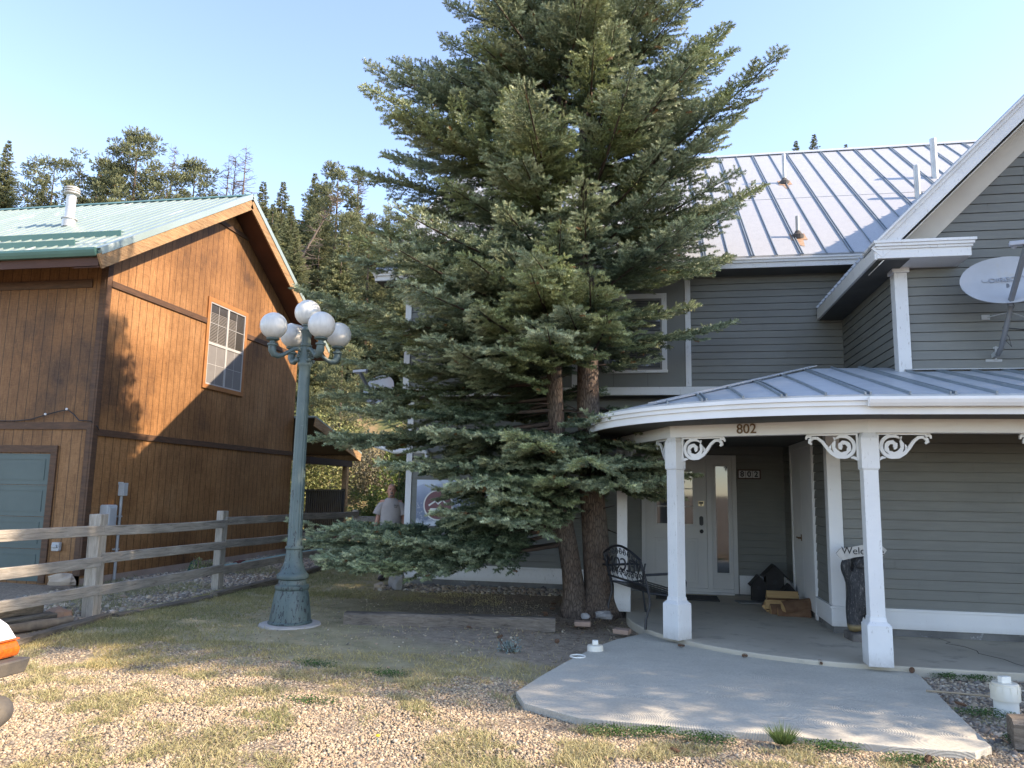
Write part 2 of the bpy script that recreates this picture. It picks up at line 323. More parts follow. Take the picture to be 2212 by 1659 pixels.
# ================================================================== SETTING: ground, hill, concrete
def ground_mat():
    m, n, p = newmat('yard_ground'); tc = n.nodes.new('ShaderNodeTexCoord'); sp = n.nodes.new('ShaderNodeSeparateXYZ'); n.links.new(tc.outputs['Object'], sp.inputs[0]); X, Y = sp.outputs[0], sp.outputs[1]
    v = tc.outputs['Object']
    vo = N(n, 'ShaderNodeTexVoronoi', Scale=38.0); n.links.new(v, vo.inputs['Vector']); bw = n.nodes.new('ShaderNodeSeparateColor'); n.links.new(vo.outputs['Color'], bw.inputs[0])
    grav = ramp(n, bw.outputs[0], [(0,(.20,.165,.125)), (.4,(.33,.27,.20)), (1,(.43,.35,.26))]); edge = ramp(n, vo.outputs['Distance'], [(.25,(1,1,1)), (.75,(.35,.32,.3))]); grav = mixc(n, 1, grav, edge, 'MULTIPLY')
    dirt = ramp(n, noise(n, v, 9, 8, .7), [(.3,(.19,.15,.11)), (.5,(.30,.24,.175)), (.7,(.42,.345,.26))])
    turf = ramp(n, noise(n, v, 3, 6, .65), [(.3,(.24,.21,.115)), (.55,(.37,.31,.18)), (.75,(.47,.385,.25))])
    wob = mth(n, 'MULTIPLY', mth(n, 'SUBTRACT', noise(n, v, 1.1, 5), .5), 2.2)
    # gravel south of a wandering edge, turf beyond, bare dirt round the spruces
    e1 = mth(n, 'ADD', mth(n, 'SUBTRACT', 6.75, Y), mth(n, 'ADD', wob, mth(n, 'MULTIPLY', mth(n, 'ADD', X, 3.0), -.12))); k1 = ramp(n, e1, [(.0,(0,0,0)), (.35,(1,1,1))])
    dx = mth(n, 'DIVIDE', mth(n, 'ADD', X, .9), 2.9); dy = mth(n, 'DIVIDE', mth(n, 'SUBTRACT', Y, 10.2), 3.1); rr = mth(n, 'SQRT', mth(n, 'ADD', mth(n, 'MULTIPLY', dx, dx), mth(n, 'MULTIPLY', dy, dy)))
    rr = mth(n, 'ADD', rr, mth(n, 'MULTIPLY', wob, .3)); k2 = ramp(n, rr, [(.75,(1,1,1)), (1.15,(0,0,0))])
    col = mixc(n, k2, turf, dirt); col = mixc(n, k1, col, grav)
    k3 = ramp(n, mth(n, 'SUBTRACT', mth(n, 'MULTIPLY', X, -1.0), 6.6), [(0,(0,0,0)), (.1,(1,1,1))]); k3 = mth(n, 'MULTIPLY', k3, mth(n, 'GREATER_THAN', Y, 7.4)); col = mixc(n, k3, col, mixc(n, .6, grav, dirt))
    k4 = ramp(n, mth(n, 'SUBTRACT', X, 2.2), [(0,(0,0,0)), (.3,(1,1,1))]); col = mixc(n, k4, col, mixc(n, .35, grav, dirt))
    far = ramp(n, mth(n, 'MULTIPLY', mth(n, 'SUBTRACT', Y, 19.0), .1), [(0,(0,0,0)), (.3,(1,1,1))]); fc = ramp(n, noise(n, v, .35, 6), [(.35,(.09,.11,.04)), (.6,(.26,.20,.12))]); col = mixc(n, far, col, fc)
    n.links.new(col, p.inputs['Base Color']); p.inputs['Roughness'].default_value = .95; p.inputs['Specular IOR Level'].default_value = .15
    bump(n, p, noise(n, v, 30, 8, .75), .6, .02); return m
# ground sheet: fine grid near, reaching the horizon
gx = np.concatenate([[-900,-300,-120,-60], np.linspace(-30,30,161), [60,120,300,900]]); gy = np.concatenate([[-900,-300,-80,-20], np.linspace(-2,34,97), [60,120,400,1500]])
GX, GY = np.meshgrid(gx, gy, indexing='ij')
def gz(x, y):
    x = np.asarray(x, float); y = np.asarray(y, float)
    z = .045*(vn(x,y,.9,1)-.5) + .02*(vn(x,y,3.1,2)-.5)
    near = np.clip((np.hypot(x+.9, y-10.6)-.2)/1.5, 0, 1); z = z + .06*(1-near)
    flat = np.clip(np.minimum(np.minimum(x+1.4, 3.4-x), np.minimum(y-5.4, 11-y))*1.5+.5, 0, 1)     # stays below the walk
    z = z*(1-flat) - .05*flat
    z = z - .12*np.clip((-7.2-x)/2.5, 0, 1)*np.clip((y-8)/2, 0, 1)
    return z
def gzs(x, y): return float(gz(x, y))
def grid_mesh(name, XX, YY, ZZ, mat, smooth=True):
    a, b = XX.shape; idx = np.arange(a*b).reshape(a,b); F = np.stack([idx[:-1,:-1], idx[1:,:-1], idx[1:,1:], idx[:-1,1:]], -1).reshape(-1,4)
    return np_mesh(name, np.stack([XX,YY,ZZ],-1).reshape(-1,3), F, mat, smooth=smooth)
tag(grid_mesh('ground', GX, GY, gz(GX,GY), ground_mat()), kind='structure')
def hz_(x, y):
    x = np.asarray(x, float); y = np.asarray(y, float)
    h = np.clip(y-25-.06*(x+30), 0, None); base = 27*(1-np.exp(-(h/34.)**1.25))
    base = base*(1-.16*np.clip((x+2)/25, 0, 1)) * (1+.22*(vn(x,y,.035,3)-.5)) + 1.6*(vn(x,y,.13,4)-.5)*np.clip(h/6,0,1)
    return base - .8 + .8*np.clip(h/3,0,1)
hx = np.linspace(-190,150,120); hy = np.linspace(23,190,90); HX, HY = np.meshgrid(hx, hy, indexing='ij')
HILL = pm('hillside_soil', (.34,.225,.13), (.19,.165,.08), .22, .95, .5, 3, c3=(.12,.13,.055), s3=.9, t3=(.44,.56), spec=.1)
tag(grid_mesh('hillside', HX, HY, hz_(HX,HY), HILL), kind='structure')
# poured walk in front of the porch
def walk_mat():
    m, n, p = newmat('broomed_concrete'); v = coords(n); col = ramp(n, noise(n, v, 1.4, 6, .6), [(.3,(.43,.40,.325)), (.7,(.53,.495,.405))]); col = mixc(n, 1, col, ramp(n, noise(n, v, 45, 4, .7), [(.3,(.85,.85,.85)), (.7,(1.1,1.1,1.1))]), 'MULTIPLY')
    st = ramp(n, noise(n, coords(n, (1,2.4,1)), 2.6, 7, .7, 1), [(.56,(0,0,0)), (.7,(.35,.35,.35))]); col = mixc(n, st, col, (.24,.23,.21))
    n.links.new(col, p.inputs['Base Color']); p.inputs['Roughness'].default_value = .9
    vr = N(n, 'ShaderNodeTexVoronoi', Scale=1.9); n.links.new(v, vr.inputs['Vector']); sw = mth(n, 'SINE', mth(n, 'MULTIPLY', vr.outputs['Distance'], 190.0)); bump(n, p, mth(n, 'ADD', mth(n, 'MULTIPLY', sw, .45), noise(n, v, 90, 4, .7)), .45, .006); return m
WALK = walk_mat()
wp = [(-1.12,6.42),(-1.0,6.1),(-.54,5.82),(.2,5.78),(.91,5.76),(1.55,5.7),(2.08,5.7),(2.24,5.86),(2.33,6.8),(2.46,7.9),(2.46,8.16)]
arc_c = (2.12,10.55)
def arcpts(r, a0, a1, n, c=arc_c): return [(c[0]+r*math.cos(R(a0+(a1-a0)*i/n)), c[1]+r*math.sin(R(a0+(a1-a0)*i/n))) for i in range(n+1)]
wp += [(x, y+.03) for x, y in arcpts(2.50, 268, 208, 14)] + [(-.42,8.9),(-.6,8.45),(-.85,7.6),(-1.0,7.0)]
mb = MB(); mb.prism(wp, (0,0,-.12), (1,0,0), (0,1,0), (0,0,1), .125); tag(build('concrete_walk', mb, WALK, bevel=.006), kind='structure')
# porch slab with a curved edge round the house corner
slab = [(9.2,8.08),(2.12,8.08)] + arcpts(2.47, 268, 182, 20) + [(-.36,12.95),(9.2,12.95)]
mb = MB(); mb.prism(slab, (0,0,-.15), (1,0,0), (0,1,0), (0,0,1), .20); tag(build('porch_slab', mb, CONC, bevel=.012), kind='structure')
mb = MB(); pts = [(3.25,9.75),(3.3,9.55),(3.22,9.45),(3.36,9.3),(3.4,9.1),(3.36,8.95),(3.5,8.7),(3.52,8.5),(3.6,8.3),(3.58,8.1)]
mb.ribbon(pts, [.006,.008,.007,.01,.008,.008,.01,.007,.008,.005], (0,0,.0505), (1,0,0), (0,1,0), (0,0,1), .0015); tag(build('slab_crack', mb, pm('crack', (.05,.045,.04), None, 4, .95, 0)), kind='structure')
# ================================================================== GREY HOUSE
def siding(mb, o, U, Nn, z0, z1, rng_, pitch_=.115, lip=.013, back=.06):
    """clapboard courses; rng_(z)->(u0,u1); o at z=0"""
    o, U, Nn = Vector(o), Vector(U), Vector(Nn); z = z0; rj = random.Random(int(z0*100)+int(abs(o.x)*7+abs(o.y)*13))
    while z < z1-1e-4:
        zt = min(z+pitch_, z1); a0, a1 = rng_(z); b0, b1 = rng_(zt)
        if a1 > a0+.01:
            b1 = max(b1, b0)
            P_ = lambda u, zz, d: o + U*u + Nn*d + Vector((0,0,zz))
            g_ = .007; cuts = [a0]; q_ = a0+rj.uniform(.5,3.6)
            while q_ < min(a1,b1)-.2: cuts.append(q_); q_ += rj.uniform(2.2,4.2)
            cuts.append(None)
            for ci in range(len(cuts)-1):
                l0 = cuts[ci] if ci == 0 else cuts[ci]+.0022; r0_ = a1 if cuts[ci+1] is None else cuts[ci+1]-.0022; tl = b0 if ci == 0 else l0; tr = b1 if cuts[ci+1] is None else r0_; lp_ = lip+rj.uniform(-.0015,.0015)
                mb.add([P_(l0,z,lp_),P_(r0_,z,lp_),P_(tr,zt-g_,.003),P_(tl,zt-g_,.003),P_(l0,z,-.02),P_(r0_,z,-.02),P_(tr,zt-g_,-.02),P_(tl,zt-g_,-.02)], [(0,1,2,3),(4,5,1,0),(3,2,6,7)])
        z = zt
H = thing('grey_house', 'two-storey grey clapboard house with white trim and pale metal roofs beside the spruces', 'house', (0,12.6,0))
const = lambda a, b: (lambda z: (a, b))
XL = -4.3; WX = 2.13; UX = 3.05; WR = 8.45
# lower main wall (faces the yard), upper main wall, the jog under it
mb = MB(); siding(mb, (0,12.95,0), (1,0,0), (0,-1,0), .36, 3.30, const(XL,WX)); mb.box(XL+.16,WX,12.97,13.1,0,3.3); build('lower_wall', mb, SID, H, fix=False)
mb = MB(); siding(mb, (0,12.6,0), (1,0,0), (0,-1,0), 3.41, 5.40, const(.66,UX)); siding(mb, (0,12.6,0), (1,0,0), (0,-1,0), 3.41, 5.40, const(XL,-2.66)); mb.box(XL+.16,9,12.62,12.8,3.27,5.5); build('upper_wall', mb, SID, H, fix=False)
mb = MB(); mb.box(-2.58,-1.32,12.585,12.6,3.41,5.42); mb.box(-1.21,.57,12.585,12.6,3.41,5.42); build('flat_panel', mb, PANEL, H)
for x in (-.62,-.05,-1.9): mb = MB(); mb.box(x-.003,x+.003,12.582,12.586,3.42,3.66); build('panel_joint', mb, SOFFIT, H)
mb = MB(); mb.box(XL-.03,2.0,12.56,12.604,3.27,3.405); build('floor_band', mb, WORN, H, bevel=.004)
mb = MB(); mb.box(XL,WX,12.6,12.95,3.262,3.27); build('jetty_soffit', mb, SOFFIT, H)
for x0, x1 in ((.57,.66),(-1.32,-1.21),(-2.68,-2.58)):
    mb = MB(); mb.box(x0,x1,12.565,12.604,3.407,5.42); build('trim_board', mb, WORN, H, bevel=.004)
# window on the bay panel and one behind the tree
def window(x0, x1, z0, z1, y, par):
    mb = MB(); w = .085
    mb.box(x0,x0+w,y-.035,y,z0+.03,z1); mb.box(x1-w,x1,y-.035,y,z0+.03,z1); mb.box(x0+w,x1-w,y-.035,y,z1-w,z1); mb.box(x0-.01,x1+.01,y-.055,y,z0-.02,z0+.03)
    f = build('window', mb, WORN, par, bevel=.004)
    mb = MB(); mb.box(x0+w,x1-w,y-.006,y+.004,z0+.03,z1-w); build('pane', mb, GLASS, f)
    mb = MB(); a = x0+w; b = x1-w
    for q0,q1,r0_,r1_ in ((a,a+.03,z0+.03,z1-w),(b-.03,b,z0+.03,z1-w),(a+.03,b-.03,z0+.03,z0+.06),(a+.03,b-.03,z1-w-.03,z1-w),(a+.03,b-.03,(z0+z1)/2-.02,(z0+z1)/2+.02)): mb.box(q0,q1,y-.02,y-.004,r0_,r1_)
    build('sash', mb, pm('sash_grey', (.22,.22,.21), None, 3, .5, 0) if 'sash_grey' not in MATS else MATS['sash_grey'], f)
    mb = MB(); zz = z0+.065
    while zz < z1-w-.04: mb.box(a+.035,b-.035,y-.0105,y-.0065,zz,zz+.017); zz += .028
    build('blind', mb, pm('blind_slats', (.13,.13,.125), None, 3, .7, 0) if 'blind_slats' not in MATS else MATS['blind_slats'], f)
    return f
window(-.77,.27,3.66,5.0,12.585,H); window(-2.45,-1.55,3.66,5.0,12.585,H)
mb = MB(); mb.box(XL-.02,XL+.09,12.925,12.955,.35,3.26); mb.box(XL-.03,XL,12.955,13.06,.35,3.26); build('corner_board', mb, WHITE, H, bevel=.004)
mb = MB(); mb.box(XL-.02,XL+.09,12.575,12.605,3.41,5.4); mb.box(XL-.03,XL,12.605,12.70,3.41,5.4); build('corner_board', mb, WHITE, H, bevel=.004)
mb = MB(); mb.box(XL-.04,-.17,12.92,12.953,.11,.335); mb.box(XL-.05,-.17,12.905,12.953,.335,.365); mb.box(1.385,WX-.02,12.92,12.953,.07,.335); mb.box(1.385,WX-.02,12.905,12.953,.335,.365); build('skirt_board', mb, WORN, H, bevel=.004)
mb = MB(); mb.box(XL,WX,12.945,13.1,-.2,.11); build('foundation', mb, FOUND, H)
# left gable end, facing the brown house
mb = MB(); siding(mb, (XL,0,0), (0,1,0), (-1,0,0), .36, 9.3, lambda z: (12.952,22.05) if z < 3.3 else ((12.602,22.05) if z < 5.5 else (12.6+(z-5.5)/.78, 22.05-(z-5.5)/.78)))
mb.prism([(12.97,0),(22.05,0),(22.05,5.6),(17.33,9.35),(12.62,5.6),(12.62,3.28),(12.97,3.28)], (XL+.02,0,0), (0,1,0), (0,0,1), (1,0,0), .15); build('gable_end_wall', mb, SID, H, fix=False)
mb = MB(); mb.box(XL,9,22.05,22.2,0,5.6); mb.box(8.9,9.05,12.6,22.1,0,5.6); mb.box(WR-.1,WR,9.85,12.6,0,6.0); build('far_wall', mb, SID, H)
# main roof
def slab_between(mb, A, B, C_, D_, t):
    A,B,C_,D_ = map(Vector,(A,B,C_,D_)); n_ = (B-A).cross(D_-A).normalized()
    if n_.z < 0: n_ = -n_
    vs = [A,B,C_,D_,A-n_*t,B-n_*t,C_-n_*t,D_-n_*t]; mb.add(vs, [(0,1,2,3),(7,6,5,4),(0,4,5,1),(1,5,6,2),(2,6,7,3),(3,7,4,0)]); return n_
RE, RR_, RS = 12.1, 17.35, .78
zr = lambda y: 5.45+RS*(y-RE)
mb = MB(); slab_between(mb, (-4.75,RE,zr(RE)), (9.3,RE,zr(RE)), (9.3,RR_,zr(RR_)), (-4.75,RR_,zr(RR_)), .05); slab_between(mb, (-4.75,RR_,zr(RR_)), (9.3,RR_,zr(RR_)), (9.3,22.6,5.45), (-4.75,22.6,5.45), .05)
roof = build('main_roof', mb, GALV, H)
mb = MB(); i = 0; x = -4.70; nrm = Vector((0,-RS,1)).normalized()
while x < 9.2:
    for dx in ((-.018,.018) if i % 2 else (0,)): mb.beam(Vector((x+dx,RE-.02,zr(RE-.02)))+nrm*.012, Vector((x+dx,RR_,zr(RR_)))+nrm*.012, .013, .026, nrm)
    x += .372; i += 1
build('standing_seam', mb, pm('seam_metal', (.25,.30,.33), (.32,.37,.40), 6, .45, .05, metal=.4), roof)
mb = MB(); mb.beam(Vector((-4.75,14.5,zr(14.5)))+nrm*.004, Vector((9.3,14.5,zr(14.5)))+nrm*.004, .02, .006, nrm); build('lap_joint', mb, GALVD, roof)
mb = MB(); mb.beam((-4.78,RR_-.08,zr(RR_-.08)+.035), (9.3,RR_-.08,zr(RR_-.08)+.035), .17, .012, (0,-RS,1)); mb.beam((-4.78,RR_+.08,zr(RR_-.08)+.035), (9.3,RR_+.08,zr(RR_-.08)+.035), .17, .012, (0,RS,1)); build('ridge_cap', mb, GALVD, roof)
mb = MB(); mb.box(-4.75,3.35,RE+.02,RE+.05,5.26,5.415); mb.box(-4.77,3.33,RE-.01,RE+.02,5.34,5.41); mb.box(-4.79,3.33,RE-.03,RE+.02,5.38,5.412); build('eave_fascia', mb, WORN, H, bevel=.004)
mb = MB(); mb.box(-4.75,UX+.3,RE+.05,12.6,5.26,5.275); build('eave_soffit', mb, SOFFIT, H)
mb = MB()
for s_, y0 in ((1,RE),(-1,22.6)): mb.beam((-4.74,y0,5.32), (-4.74,RR_,zr(RR_)-.14), .03, .2, (0,0,1))
build('rake_board', mb, WHITE, H)
mb = MB(); slab_between(mb, (-4.74,RE,5.24), (XL,RE,5.24), (XL,RR_,9.33), (-4.74,RR_,9.33), .01); slab_between(mb, (-4.74,22.6,5.24), (XL,22.6,5.24), (XL,RR_,9.33), (-4.74,RR_,9.33), .01); build('rake_soffit', mb, SOFFIT, H)
# vent pipes on the main roof
for x, y, h, r_, boot in ((2.72,15.36,.62,.035,1),(2.44,12.74,.36,.033,1),(5.50,15.2,.80,.062,0),(4.83,14.2,.62,.055,0)):
    z = zr(y); mb = MB(); mb.tube([(x,y,z-.1),(x,y,z+h)], r_, 12); v_ = build('vent_pipe', mb, PIPEM, H, smooth='auto')
    if boot:
        mb = MB(); mb.lathe((x,y,z-.05), [(.10,0),(.10,.075),(.07,.10),(.045,.14),(.043,.15)], 14); build('boot', mb, pm('rubber_boot', (.10,.09,.08), None, 5, .8, .1), v_)
        mb = MB(); mb.add([Vector(q)+nrm*.006 for q in ((x-.13,y-.13,zr(y-.13)),(x+.13,y-.13,zr(y-.13)),(x+.12,y+.12,zr(y+.12)),(x-.12,y+.12,zr(y+.12)))], [(0,1,2,3)]); mb.add([Vector(q)+nrm*.005 for q in ((x-.06,y-.12,zr(y-.12)),(x-.035,y-.33,zr(y-.33)),(x+.03,y-.38,zr(y-.38)),(x+.06,y-.12,zr(y-.12)))], [(0,1,2,3)]); build('rusty_flashing', mb, RUST, v_)
# ---- wing: upper gable wall, side wall, lower walls
GXc = 5.75; rk = lambda u: 4.64+(u-2.68)      # underside line of the 45 degree rake
mb = MB(); siding(mb, (0,9.8,0), (1,0,0), (0,-1,0), 3.10, 7.5, lambda z: (UX, WR) if z < 4.95 else (UX+(z-4.95), WR-(z-4.95))); mb.prism([(UX,2.5),(WR,2.5),(WR,4.95),(GXc,7.6),(UX,4.95)], (0,9.82,0), (1,0,0), (0,0,1), (0,1,0), .12); build('gable_wall', mb, SID, H, fix=False)
mb = MB(); siding(mb, (UX,0,0), (0,1,0), (-1,0,0), 3.10, 4.62, const(9.8,12.6)); mb.box(UX+.02,UX+.12,9.94,12.6,2.5,4.9); build('wing_side_wall', mb, SID, H, fix=False)
mb = MB(); siding(mb, (0,9.8,0), (1,0,0), (0,-1,0), .36, 2.52, const(WX,WR)); mb.box(WX,WR,9.82,9.93,0,2.9); build('porch_wall', mb, SID, H, fix=False)
mb = MB(); siding(mb, (WX,0,0), (0,1,0), (-1,0,0), .36, 2.52, const(9.8,12.95)); mb.box(WX+.02,WX+.12,9.94,12.95,0,2.9); build('porch_side_wall', mb, SID, H, fix=False)
mb = MB(); mb.box(WX-.025,WX+.135,9.77,9.803,.365,2.46); mb.box(WX-.025,WX,9.803,9.93,.365,2.46); build('corner_board', mb, WHITE, H, bevel=.004)
mb = MB(); mb.box(WX-.035,WR,9.765,9.803,.13,.335); mb.box(WX-.05,WR,9.75,9.803,.335,.365); mb.box(WX-.035,WX,9.803,10.62,.13,.335); mb.box(WX-.05,WX,9.803,10.62,.335,.365); mb.box(WX-.03,WX,12.3,12.92,.08,.335); build('skirt_board', mb, WHITE, H, bevel=.004)
mb = MB(); mb.box(WX-.012,WR,9.788,9.9,-.1,.13); mb.box(WX-.012,WX+.1,9.9,12.95,-.1,.13); build('foundation', mb, FOUND, H)
mb = MB(); mb.box(UX-.06,UX+.09,9.765,9.803,3.17,4.50); mb.box(UX-.06,UX,9.803,9.93,3.17,4.5); mb.box(UX-.085,UX+.115,9.74,9.8,4.43,4.50); mb.box(UX-.085,UX-.04,9.80,9.95,4.43,4.50); build('corner_board', mb, WORN, H, bevel=.005)
mb = MB(); mb.box(UX+.09,WR,9.775,9.803,3.10,3.17); build('wall_base_trim', mb, CREAM, H)
# wing roof
mb = MB(); slab_between(mb, (2.68,9.33,4.69), (2.68,12.58,4.69), (3.2,12.58,5.21), (3.2,9.33,5.21), .04); slab_between(mb, (3.2,9.33,5.21), (3.2,15.2,5.21), (GXc,15.2,7.76), (GXc,9.33,7.76), .04); slab_between(mb, (8.82,9.33,4.69), (8.82,15.2,4.69), (GXc,15.2,7.76), (GXc,9.33,7.76), .04)
wr = build('wing_roof', mb, GALVD, H); mb = MB(); y = 9.5; nw = Vector((-1,0,1)).normalized()
while y < 15: mb.beam(Vector((2.65 if y < 12.5 else 3.2,y,4.66 if y < 12.5 else 5.21))+nw*.014, Vector((GXc,y,7.76))+nw*.014, .03, .032, nw); y += .2
build('standing_seam', mb, GALVD, wr)
mb = MB()
for s_ in (0,1):
    xa = 2.68 if s_ == 0 else 8.82
    for off, h_, yy, t_ in ((.115,.17,9.345,.03),(.045,.06,9.325,.03),(.02,.025,9.30,.05)):
        k = off*1.414; mb.beam((xa,yy,4.69-k+.03), (GXc,yy,7.76-k+.03), t_, h_, (0,0,1))
build('rake_fascia', mb, WORN, H, bevel=.003)
mb = MB(); slab_between(mb, (2.70,9.36,4.42), (2.70,9.8,4.42), (GXc,9.8,7.47), (GXc,9.36,7.47), .01); slab_between(mb, (8.80,9.36,4.42), (8.80,9.8,4.42), (GXc,9.8,7.47), (GXc,9.36,7.47), .01); build('rake_soffit', mb, CREAM, H)
for xa in (2.95,8.55):
    mb = MB(); dx_ = 1 if xa < 5 else -1; mb.prism([(xa,4.70),(GXc,4.70+abs(GXc-xa)),(GXc,4.70+abs(GXc-xa)-.38),(xa+dx_*.38,4.70)], (0,9.765,0), (1,0,0), (0,0,1), (0,1,0), .03); build('frieze_board', mb, CREAM, H)
mb = MB(); mb.box(2.68,3.72,9.335,9.8,4.49,4.60); mb.box(2.67,3.735,9.315,9.8,4.60,4.63); mb.box(2.655,3.75,9.295,9.8,4.63,4.665); mb.box(2.64,3.77,9.28,9.8,4.665,4.70); build('cornice_return', mb, WORN, H, bevel=.004)
mb = MB(); mb.box(2.655,2.69,9.345,12.57,4.48,4.655); build('eave_fascia', mb, WORN, H, bevel=.004)
mb = MB(); mb.box(2.69,3.05,9.36,12.59,4.475,4.488); build('eave_soffit', mb, SOFFIT, H)
# ---- porch roof: straight front, conical round the corner
PS = .245; EY = 7.40; PC = (2.12,10.40); PRr = PC[1]-EY
def pz(x, y):
    if x >= PC[0]: r_ = PC[1]-y
    elif y <= PC[1]: r_ = math.hypot(x-PC[0], y-PC[1])
    else: r_ = PC[0]-x
    return 2.60+PS*(PRr-max(r_,0))
mb = MB(); na = 28
ring = [(9.2,EY)] + [(PC[0]+PRr*math.cos(R(270-90*i/na)), PC[1]+PRr*math.sin(R(270-90*i/na))) for i in range(na+1)] + [(PC[0]-PRr,12.58)]
inner = [(9.2,PC[1])] + [PC]*(na+1) + [(PC[0],12.58)]
vs = []; fs = []
for (a, b), (c, d) in zip(ring, inner): vs += [(a,b,pz(a,b)),(c,d,pz(c,d)+.0)]
for i in range(len(ring)-1): fs.append((2*i,2*i+2,2*i+3,2*i+1))
mb.add(vs, fs); mb.add([(PC[0],PC[1],pz(*PC)),(9.2,PC[1],pz(*PC)),(9.2,12.58,pz(*PC)),(PC[0],12.58,pz(*PC))], [(0,1,2,3)])
pr = build('porch_roof', mb, GALVD, H)
sm_ = pr.modifiers.new('thickness', 'SOLIDIFY'); sm_.thickness = .02; sm_.offset = -1
mb = MB(); x = -.55; i = 0
while x < 9.1:
    ye = EY if x >= PC[0] else PC[1]-math.sqrt(PRr**2-(x-PC[0])**2); yt = 9.8 if x > UX else (PC[1] if x > PC[0] else PC[1]-(PC[0]-x)*.96)
    if yt > ye+.05:
        K = 5; pts = [(x, ye-.015+(yt-ye)*j/K) for j in range(K+1)]
        for dx in ((-.022,.022) if i % 2 else (0,)):
            for j in range(K):
                a = (x+dx, pts[j][1]); b = (x+dx, pts[j+1][1]); mb.beam((a[0],a[1],pz(*a)+.012), (b[0],b[1],pz(*b)+.012), .016, .03)
    x += .362; i += 1
build('standing_seam', mb, MATS['seam_metal'], pr)
mb = MB(); hp = [(PC[0]-q*.7071, PC[1]-q*.7071) for q in np.linspace(0,PRr-.02,7)]
for a, b in zip(hp[:-1], hp[1:]): mb.beam((a[0],a[1],pz(*a)+.03), (b[0],b[1],pz(*b)+.03), .13, .012)
build('hip_cap', mb, GALV, pr)
mb = MB(); mb.beam((UX,9.78,pz(3,9.78)+.02), (9.2,9.78,pz(3,9.78)+.02), .10, .01); mb.beam((PC[0],12.56,pz(*PC)+.01),(UX,12.56,pz(*PC)+.01),.08,.01); build('flashing', mb, GALV, pr)
def plan_band(mb, pts, z0, z1, t):
    """vertical band along a plan polyline, thickness t to its left"""
    k = len(pts); P_ = [Vector((*p, 0)) for p in pts]; off = []
    for i in range(k):
        d = (P_[min(i+1,k-1)]-P_[max(i-1,0)]).normalized(); off.append(P_[i]+Vector((-d.y,d.x,0))*t)
    vs = [(p.x,p.y,z) for z in (z0,z1) for p in P_] + [(p.x,p.y,z) for z in (z0,z1) for p in off]; fs = []
    for i in range(k-1): fs += [(i,i+1,k+i+1,k+i),(2*k+i,3*k+i,3*k+i+1,2*k+i+1),(k+i,k+i+1,3*k+i+1,3*k+i),(i,2*k+i,2*k+i+1,i+1)]
    fs += [(0,k,3*k,2*k),(k-1,3*k-1,4*k-1,2*k-1)]
    mb.add(vs, fs)
def eave(d): return [(9.15,EY+d)] + [(PC[0]+(PRr-d)*math.cos(R(270-90*i/30)), PC[1]+(PRr-d)*math.sin(R(270-90*i/30))) for i in range(31)] + [(PC[0]-PRr+d,12.55)]
for nm, d, z0, z1, t in (('porch_fascia',.045,2.42,2.575,-.03),('crown_moulding',.02,2.50,2.578,-.025)):
    mb = MB(); plan_band(mb, eave(d), z0, z1, t)
    if nm == 'crown_moulding': plan_band(mb, eave(-.005), 2.545, 2.582, -.025)
    build(nm, mb, WHITE, H, smooth='auto')
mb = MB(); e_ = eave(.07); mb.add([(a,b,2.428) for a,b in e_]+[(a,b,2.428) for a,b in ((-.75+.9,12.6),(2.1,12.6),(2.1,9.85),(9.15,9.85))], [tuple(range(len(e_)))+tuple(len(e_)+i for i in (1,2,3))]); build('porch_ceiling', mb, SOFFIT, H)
mb = MB(); gy_ = EY-.065
prof = [(0,.085),(0,.0),(-.05,.0),(-.072,.03),(-.085,.06),(-.085,.085),(-.075,.085),(-.07,.06),(-.045,.012),(-.01,.012),(-.01,.085)]
k = len(prof); mb.add([(x_, EY+.012+a, 2.487+b) for x_ in (1.98,9.15) for a,b in prof], [(i,(i+1)%k,k+(i+1)%k,k+i) for i in range(k)]+[(0,1,2,3,4,5)]); build('gutter', mb, WHITE, H)
mb = MB(); mb.tube([(XL-.75,13.25,2.45),(XL-.3,13.1,2.33),(XL+.35,12.9,2.33),(XL+.4,12.86,2.2)], .05, 10); build('downspout_elbow', mb, WHITE, H, smooth='auto')
# posts, beams, brackets
POSTS = [(.27,8.92,R(-43)),(2.14,8.08,0),(-.41,10.78,R(-90)),(4.12,8.08,0),(6.1,8.08,0),(8.1,8.08,0)]
bm_pts = [(9.0,8.08),(2.14,8.08),(.27,8.92),(-.41,10.78),(-.41,12.95)]
mb = MB(); plan_band(mb, [(a,b) for a,b in bm_pts], 2.295, 2.43, -.075); plan_band(mb, [(a,b) for a,b in bm_pts], 2.295, 2.43, .075); build('porch_beam', mb, WHITE, H)
def post(x, y, rz):
    M = Matrix.Rotation(rz, 3, 'Z'); mb = MB(); lev = [(.112,.05),(.112,.43),(.080,.465),(.076,.50),(.070,.505),(.070,1.92),(.083,1.94),(.083,2.24),(.060,2.298)]
    vs = []
    for h, z in lev:
        for sx, sy in ((-1,-1),(1,-1),(1,1),(-1,1)): q = M @ Vector((sx*h, sy*h, 0)); vs.append((x+q.x, y+q.y, z))
    k = len(lev); mb.add(vs, [(i*4+j, i*4+(j+1)%4, (i+1)*4+(j+1)%4, (i+1)*4+j) for i in range(k-1) for j in range(4)] + [(3,2,1,0),tuple(range(4*k-4,4*k))])
    return build('porch_post', mb, WORN, H, bevel=.004)
for p in POSTS: post(*p)
